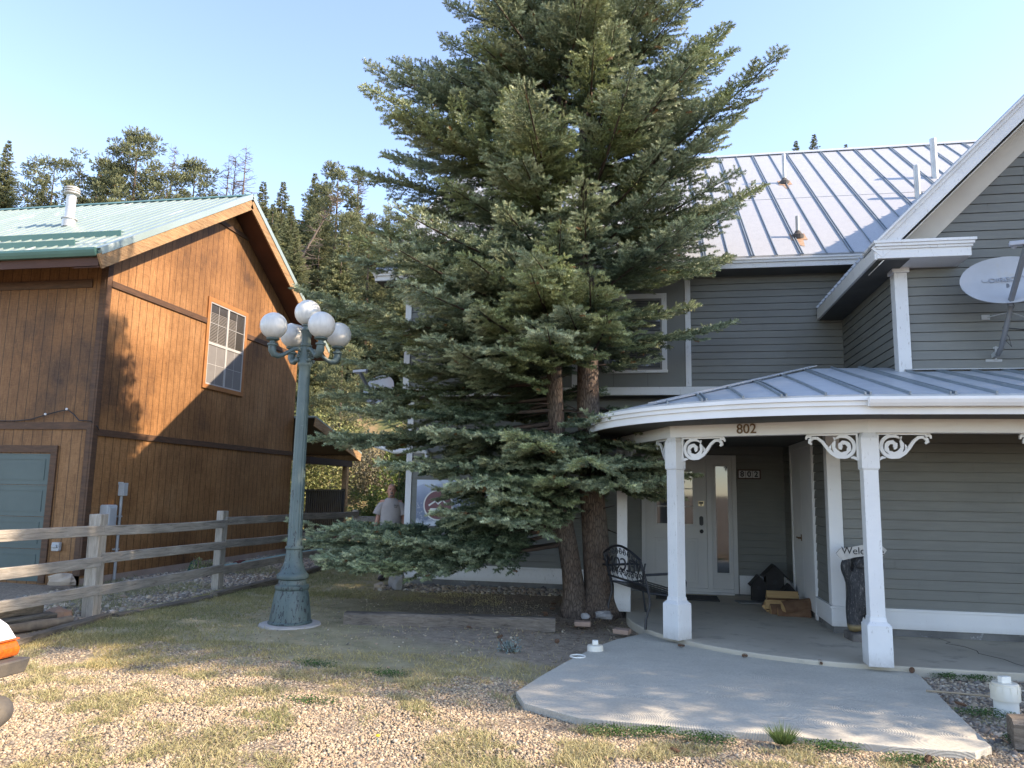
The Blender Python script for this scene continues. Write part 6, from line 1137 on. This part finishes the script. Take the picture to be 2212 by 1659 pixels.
mb.add(vs, [(i*n_+j, i*n_+(j+1)%n_, (i+1)*n_+(j+1)%n_, (i+1)*n_+j) for i in range(len(rows)-1) for j in range(n_)] + [tuple(range(n_-1,-1,-1)), tuple(range((len(rows)-1)*n_, len(rows)*n_))])
mb.prism([(-.012,.03),(.012,.03),(.020,-.025),(-.020,-.025)], hc+fr*.083, rt_, (0,0,1), fr, .026)
for s_ in (-1,1): mb.ball(tuple(hc+rt_*s_*.077+Vector((0,0,-.005))), .028, 8, 6, (.4,.7,1)); mb.ball(tuple(hc+rt_*s_*.03+fr*.082+Vector((0,0,.038))), .018, 8, 6, (1.3,.7,.5))
hdm = build('head', mb, SKIN, man, smooth=True); hdm.modifiers.new('sub', 'SUBSURF').render_levels = 1
DKF = pm('eye_and_mouth_dark', (.05,.025,.02), None, 5, .5, 0); mb = MB()
for s_ in (-1,1): mb.ball(tuple(hc+rt_*s_*.030+fr*.087+Vector((0,0,.018))), .010, 8, 6, (1.4,.6,.7))
mb.ball(tuple(hc+fr*.088+Vector((0,0,-.055))), .020, 10, 6, (1.3,.5,.55)); build('eyes_and_mouth', mb, DKF, hdm)
mb = MB(); mb.ball(tuple(hc+fr*.075+Vector((0,0,-.095))), .034, 12, 8, (1.0,.75,.75)); mb.ball(tuple(hc+fr*.092+Vector((0,0,-.036))), .022, 10, 6, (1.4,.4,.35)); build('goatee', mb, pm('grey_beard', (.22,.17,.14), None, 20, .9, .4), hdm, smooth=True)
# ================================================================== VEHICLE (only its nose corner enters the picture)
VB = (-4.7,2.15,0); car = thing('off_road_vehicle', 'white off-road vehicle, nose corner with amber lamp at the left frame edge', 'vehicle', VB)
VW = pm('white_car_paint', (.80,.80,.80), (.78,.78,.78), 3, .25, .0, coat=.6); VD = pm('dusty_black_plastic', (.05,.05,.052), (.16,.135,.10), 5, .7, .25); AMB = pm('amber_lens', (.55,.12,.012), (.38,.07,.008), 60, .12, .5, 60, coat=.5)
mb = MB(); body = [(-2.2,.55),(1.55,.55),(1.60,.80),(1.58,1.02),(1.35,1.08),(.30,1.12),(-.10,1.60),(-1.9,1.62),(-2.2,1.1)]; mb.prism(body, (VB[0],VB[1]-.72,0), (1,0,0), (0,0,1), (0,1,0), 1.44); build('body', mb, VW, car, bevel=.05)
mb = MB(); wa = [(.05,1.09),(-.25,1.42)]
for s_ in (-1,1): yy = VB[1]+s_*.725; mb.prism([(.22,1.15),(-.12,1.54),(-.75,1.55),(-.75,1.15)], (VB[0],yy-.006,0), (1,0,0), (0,0,1), (0,1,0), .012); mb.prism([(-.85,1.15),(-.85,1.55),(-1.8,1.56),(-1.95,1.15)], (VB[0],yy-.006,0), (1,0,0), (0,0,1), (0,1,0), .012)
build('side_window', mb, GLASS, car)
for s_ in (-1,1):
    # front fender: arched sheet with rounded nose
    mb = MB(); arc = [(.55,.66),(.62,.90),(.80,1.05),(1.15,1.09),(1.55,1.07),(1.72,1.045),(1.80,1.005),(1.845,.955),(1.86,.945),(1.80,.93),(1.72,.965),(1.50,.985),(1.20,.99),(.92,.96),(.78,.86),(.70,.66)]
    y0_ = VB[1]+s_*.72; y1_ = VB[1]+s_*.93; mb.prism(arc, (VB[0],min(y0_,y1_),0), (1,0,0), (0,0,1), (0,1,0), .21); fe = build('fender', mb, VW, car, bevel=.012)
    yc_ = VB[1]+s_*.86; mb = MB(); mb.prism([(1.790,.938),(1.855,.941),(1.880,.905),(1.870,.872),(1.81,.866),(1.785,.90)], (VB[0],yc_-.06,0), (1,0,0), (0,0,1), (0,1,0), .13); la = build('turn_lamp', mb, AMB, fe, bevel=.010)
    mb = MB(); mb.prism([(1.755,.948),(1.862,.950),(1.864,.944),(1.765,.940)], (VB[0],yc_-.062,0), (1,0,0), (0,0,1), (0,1,0), .134); build('lamp_seal', mb, pm('red_seal', (.55,.10,.03), None, 3, .5, 0) if 'red_seal' not in MATS else MATS['red_seal'], la)
    mb = MB(); mb.prism([(1.55,.935),(1.775,.935),(1.785,.895),(1.81,.864),(1.93,.868),(1.905,.80),(1.74,.795),(1.62,.82)], (VB[0],yc_-.09,0), (1,0,0), (0,0,1), (0,1,0), .17); mb.ball((VB[0]+1.72,yc_-.092,.83), .012, 8, 6); build('fender_flare', mb, VD, fe, bevel=.008)
    for wx in (1.10,-1.45):
        mb = MB(); cx_, cz_ = VB[0]+wx, .38; yw = VB[1]+s_*.80; mb.tube([(cx_,yw-.12,cz_),(cx_,yw-.10,cz_),(cx_,yw+.10,cz_),(cx_,yw+.12,cz_)], [.33,.38,.38,.33], 32); w_ = build('wheel', mb, VD, car)
        mb = MB(); mb.tube([(cx_,yw-.125,cz_),(cx_,yw+.125,cz_)], .20, 24); build('rim', mb, PIPEM, w_)
mb = MB(); mb.tube([(VB[0]+1.78,VB[1]-.85,.62),(VB[0]+1.80,VB[1]-.5,.61),(VB[0]+1.80,VB[1]+.5,.61),(VB[0]+1.79,VB[1]+.86,.62),(VB[0]+1.785,VB[1]+.96,.625)], [.07,.085,.085,.085,.06], 14); [mb.ball((VB[0]+1.86,VB[1]+q,.66), .012, 6, 5) for q in (.60,.74,.86)]; bu = build('bumper', mb, VD, car, smooth='auto')
mb = MB()
for k_ in range(7): mb.box(VB[0]+1.60,VB[0]+1.612,VB[1]-.42+.13*k_,VB[1]-.36+.13*k_,.70,.98)
build('grille_slot', mb, BLACKP, car)
for s_ in (-1,1): mb = MB(); mb.tube([(VB[0]+1.58,VB[1]+s_*.56,.86),(VB[0]+1.63,VB[1]+s_*.56,.86)], .095, 20); build('headlight', mb, GLOBE, car, smooth='auto')
# ================================================================== GRAVEL AND GRASS
ico_v = np.array([(0,0,1)]+[(math.cos(a)*.894,math.sin(a)*.894,.447) for a in np.arange(5)*1.2566]+[(math.cos(a+.628)*.894,math.sin(a+.628)*.894,-.447) for a in np.arange(5)*1.2566]+[(0,0,-1)])
ico_f = np.array([(0,1+i,1+(i+1)%5) for i in range(5)]+[(1+i,6+i,1+(i+1)%5) for i in range(5)]+[(1+(i+1)%5,6+i,6+(i+1)%5) for i in range(5)])
def inpoly(x, y, poly):
    c = np.zeros(len(x), bool); j = len(poly)-1
    for i in range(len(poly)):
        xi, yi = poly[i]; xj, yj = poly[j]; k = ((yi > y) != (yj > y)) & (x < (xj-xi)*(y-yi)/((yj-yi) if yj != yi else 1e-9)+xi); c ^= k; j = i
    return c
wpoly = wp; slp = slab
def pad_free(x, y): return ~(inpoly(x,y,wpoly) | inpoly(x,y,slp)) & ((x+4.30)**2+(y-8.72)**2 > .33**2) & ~((y > 12.93) & (x > -4.35)) & ~((x < -9.75) & (y > 11.75))
def scatter_stones(name, label_kind, pts, size, seed, warm):
    rd = np.random.default_rng(seed); x, y = pts; n = len(x); s = size*rd.uniform(.55,1.35,n)*(1+.7*(rd.random(n) < .05)); ax = np.stack([s*rd.uniform(.8,1.35,n), s*rd.uniform(.7,1.05,n), s*rd.uniform(.45,.75,n)],1); th = rd.random(n)*6.28; tl = rd.normal(0,.25,n)
    B = ico_v[None]*ax[:,None,:]*(1+rd.normal(0,.13,(n,12,1))); c, s_ = np.cos(th)[:,None], np.sin(th)[:,None]; X = B[:,:,0]*c-B[:,:,1]*s_; Y = B[:,:,0]*s_+B[:,:,1]*c; Z = B[:,:,2]+X*np.sin(tl)[:,None]
    V = np.stack([X+x[:,None], Y+y[:,None], Z+(gz(x,y)+ax[:,2]*rd.uniform(.05,.75,n))[:,None]],-1).reshape(-1,3); F = (ico_f[None]+12*np.arange(n)[:,None,None]).reshape(-1,3)
    pal = np.array([(.52,.42,.29),(.44,.35,.25),(.36,.29,.215),(.56,.48,.37),(.27,.24,.20),(.43,.30,.21),(.21,.18,.155),(.50,.38,.25)]); w_ = np.array([.24,.2,.14,.12,.09,.1,.04,.07]) if warm else np.array([.1,.1,.22,.18,.18,.07,.10,.05]); idx = rd.choice(8, n, p=w_/w_.sum()); col = pal[idx]*rd.uniform(.6,1.02,(n,1))*((1,.97,.90) if warm else (1,1,1)); o = np_mesh(name, V, F, STONE, None, np.repeat(col,12,0), smooth=False); return tag(o, kind='stuff')
rd = np.random.default_rng(5)
def sample(n, x0, x1, y0, y1, keep):
    x = rd.uniform(x0,x1,n); y = rd.uniform(y0,y1,n); k = keep(x,y) & pad_free(x,y); return x[k], y[k]
edge = lambda x, y: 6.75-y + (vn(x,y,1.1,8)-.5)*1.5 - .12*(x+3)
grass_patch = lambda x, y: vn(x,y,2.1,9)*.5+vn(x,y,5.5,10)*.5
P1_ = sample(230000, -6.2,4.2,3.7,7.4, lambda x,y: (edge(x,y) > -.25*rd.random(len(x))) & (rd.random(len(x)) < np.clip(1.5-1.35*np.clip((grass_patch(x,y)-.5)*5,0,1),0.12,1)) & (rd.random(len(x)) < np.where(y < 5.4,1,.75)))
g = scatter_stones('gravel', None, P1_, .0088, 1, True); tag(g, 'pale pinkish gravel covering the drive in the foreground', 'gravel')
P2_ = sample(20000, 2.3,6.5,5.2,8.1, lambda x,y: rd.random(len(x)) < np.clip(1.3-1.2*np.clip((vn(x,y,1.3,12)-.55)*5,0,1),0,1)); g = scatter_stones('gravel', None, P2_, .015, 2, False); tag(g, 'shaded grey gravel between walk and porch slab at the right', 'gravel')
P3_ = sample(26000, -9.7,-6.7,7.6,18, lambda x,y: (rd.random(len(x)) < np.clip(1.25-np.clip((vn(x,y,.9,13)-.5)*5,0,1),0.1,1)) & (rd.random(len(x)) < np.clip(1.3-(y-8)*.09,.2,1))); g = scatter_stones('gravel', None, P3_, .024, 3, False); tag(g, 'coarse grey gravel between the fence and the brown house', 'gravel')
P4_ = sample(2600, -4.5,.0,11.9,12.92, lambda x,y: y > 12.0+.3*vn(x,y,2,14)); g = scatter_stones('gravel', None, P4_, .035, 4, False); tag(g, 'loose stones along the foot of the grey house wall', 'gravel')
P5_ = sample(5200, -6.3,1.2,6.4,11.5, lambda x,y: rd.random(len(x)) < .55); g = scatter_stones('pebbles', None, P5_, .010, 6, True); tag(g, 'small pale pebbles strewn over the bare dirt', 'pebbles')
# spruce litter: twigs and needles
n = 9000; a = rd.random(n)*6.28; r2 = np.abs(rd.normal(0,1.3,n)); x = -.9+r2*np.cos(a)*1.25; y = 10.0+r2*np.sin(a); k = pad_free(x,y) & (y > 7.6); x, y = x[k], y[k]; n = len(x)
Pn = np.stack([x,y,gz(x,y)+.006],1); V, C = stamp(Pn, np.stack([rd.normal(0,1,n),rd.normal(0,1,n),rd.normal(0,.12,n)],1), rd.uniform(.015,.06,n), np.full(n,.0022), np.array([(0,-1,0),(0,1,0),(1,0,0)],float), np.array([[.16,.10,.06]])*rd.uniform(.4,1.5,(n,1)), 3); o = np_mesh('needle_litter', V, tri_faces(len(V)), STONE, None, C); tag(o, 'brown twig and needle litter on the dirt under the spruces', 'litter', kind='stuff')
BT = np.array([(0,-1,0),(0,1,0),(.55,.7,.0),(0,-1,0),(.55,.7,0),(.55,-.7,0),(.55,-.7,0),(.55,.7,0),(1,0,.0)], float)
def blades(name, x, y, h, seed, green, dry, dryness, label, spread=.45, width=.0022):
    rd2 = np.random.default_rng(seed); n = len(x); P_ = np.stack([x,y,gz(x,y)-.003],1); D = np.stack([rd2.normal(0,spread,n),rd2.normal(0,spread,n),np.ones(n)],1); k = np.clip(dryness+rd2.normal(0,.22,n),0,1)[:,None]; col = (np.array(green)*(1-k)+np.array(dry)*k)*rd2.uniform(.65,1.3,(n,1))
    V, C = stamp(P_, D, h*rd2.uniform(.5,1.3,n), np.full(n,width)*rd2.uniform(.7,1.5,n), BT, col, seed); V = V.reshape(-1,9,3); 
    bend = (D[:,:2]/np.linalg.norm(D,axis=1,keepdims=True))[:,None,:]*h[:,None,None]*.45; V[:,[8],:2] += bend; V[:,[8],2] -= (h*.10)[:,None]
    o = np_mesh(name, V.reshape(-1,3), tri_faces(V.shape[0]*9), BLADE, None, C); return tag(o, label, 'grass', kind='stuff')
GRN = (.17,.188,.078); DRY = (.54,.43,.19)
x, y = sample(330000, -6.75,-.2,6.2,15.0, lambda x,y: (x > -6.72) & (edge(x,y) < .35) & (rd.random(len(x)) < np.clip(1.25*np.clip(1.0-(x+6.6)/2.7,0,1)+.55*(y<7.6)*(x<-.8)+.5*(y>11)*(x<-2.2)-.15,0.02,1)*np.clip((grass_patch(x,y)-.22)*3.2,.12,1)*np.where(y>11.5,.5,1)))
dr = np.clip(.38+.60*np.clip((7.7-y)/.9,0,1)+.35*np.clip((x+5.2)/2.5,0,1)+.5*(vn(x,y,1.7,15)-.5),0,1); blades('lawn_grass', x, y, .035+.02*vn(x,y,2,16), 1, GRN, DRY, dr, 'short patchy lawn grass between fence, lamp and spruces', .5)
x, y = sample(420000, -6.2,3.6,3.7,6.9, lambda x,y: rd.random(len(x)) < np.clip((grass_patch(x,y)-.56+.05*(x<-1))*3.2,0,.5)*np.where(x > 1.6,.35,1)*np.where(y < 5.2, 1, .8))
dr = np.clip(.60+.6*(vn(x,y,2.2,17)-.3)+.15,0,1); blades('gravel_grass', x, y, .040+.022*vn(x,y,3,18), 2, (.13,.18,.05), (.46,.40,.21), dr, 'thin grass patches growing through the foreground gravel', .6)
x, y = sample(26000, -9.7,-6.85,8,18, lambda x,y: rd.random(len(x)) < np.clip((vn(x,y,1.1,19)-.45)*3,0,.8)); blades('fence_grass', x, y, .07+.06*vn(x,y,2,20), 3, (.11,.15,.05), (.36,.31,.17), np.full(len(x),.6), 'dry tufts of grass in the gravel behind the fence', .45, .0028)
# clover and weeds along the walk edge
def clover(cx, cy, r_, n, seed, lb, name='clover_patch'):
    rd2 = np.random.default_rng(seed); a = rd2.random(n)*6.28; q = rd2.random(n)**.6*r_; x = cx+q*np.cos(a)*1.7; y = cy+q*np.sin(a)*.6; P_ = np.stack([x,y,np.maximum(gz(x,y),-.02)+rd2.uniform(.004,.045,n)],1); V, C = stamp(P_, rd2.normal(0,1,(n,3))*[1,1,.35], rd2.uniform(.010,.022,n), rd2.uniform(.006,.012,n), LT, np.array([[.055,.11,.03]])*rd2.uniform(.6,1.7,(n,1)), seed); o = np_mesh(name, V, tri_faces(len(V)), LEAF, None, C); return tag(o, lb, 'plant', kind='stuff')
for i, (cx, cy, r_, n, lb) in enumerate(((-.25,5.60,.16,900,'green clover patch at the left front corner of the walk'),(.35,5.58,.13,800,'dense clover patch along the front edge of the walk, left of the grass tuft'),(.02,5.66,.10,500,'small weed patch at the walk edge between two clover patches'),(1.15,5.60,.14,800,'clover patch right of the grass tuft at the walk edge'),(1.62,5.45,.12,500,'clover patch on the shaded gravel near the right front corner'),(2.72,8.0,.10,450,'green weeds at the corner of walk and porch slab'),(3.0,8.0,.09,400,'small green weeds against the slab edge'),(2.55,6.75,.14,600,'green weeds left of the white standpipe'),(2.62,6.1,.14,700,'clover beside the end of the grey timber'),(-3.1,6.9,.16,500,'green clover on the sunny edge of the lawn, left'),(-2.35,6.75,.14,450,'green clover on the sunny edge of the lawn, right'),(-2.6,5.7,.15,500,'green clover in the gravel at the left'),(1.75,5.25,.1,300,'tiny clover tuft in the gravel below the walk'))): clover(cx, cy, r_, n, 200+i, lb)
n = 260; a = rd.random(n)*6.28; x = .86+.05*rd.random(n)*np.cos(a); y = 5.62+.04*rd.random(n)*np.sin(a); P_ = np.stack([x,y,np.full(n,-.01)],1); V, C = stamp(P_, np.stack([np.cos(a)*rd.uniform(.2,1.2,n),np.sin(a)*rd.uniform(.2,1.2,n),np.ones(n)],1), rd.uniform(.07,.16,n), np.full(n,.003), BT, np.array([[.14,.20,.06]])*rd.uniform(.6,1.4,(n,1)), 9); o = np_mesh('grass_tuft', V, tri_faces(len(V)), BLADE, None, C); tag(o, 'spiky grass tuft at the middle of the walk front edge', 'grass')
t = thing('dandelion', 'single yellow dandelion flower in the foreground gravel', 'flower', (-1.77,4.93,0)); mb = MB(); mb.tube([(-1.77,4.93,-.01),(-1.77,4.93,.05)], .0025, 5); build('stem', mb, MATS['green_drain_pipe'], t); mb = MB(); mb.ball((-1.77,4.93,.055), .016, 10, 6, (1,1,.5)); build('blossom', mb, pm('yellow_petals', (.85,.62,.03), None, 40, .6, .3), t)
mb = MB(); mb.tube([(2.30,7.28,.02),(2.6,7.22,.025),(2.92,7.2,.02)], .009, 6); tag(build('stick', mb, pm('bare_stick', (.42,.33,.22), None, 6, .8, .2)), 'pale thin stick lying on the gravel beside the standpipe', 'stick')
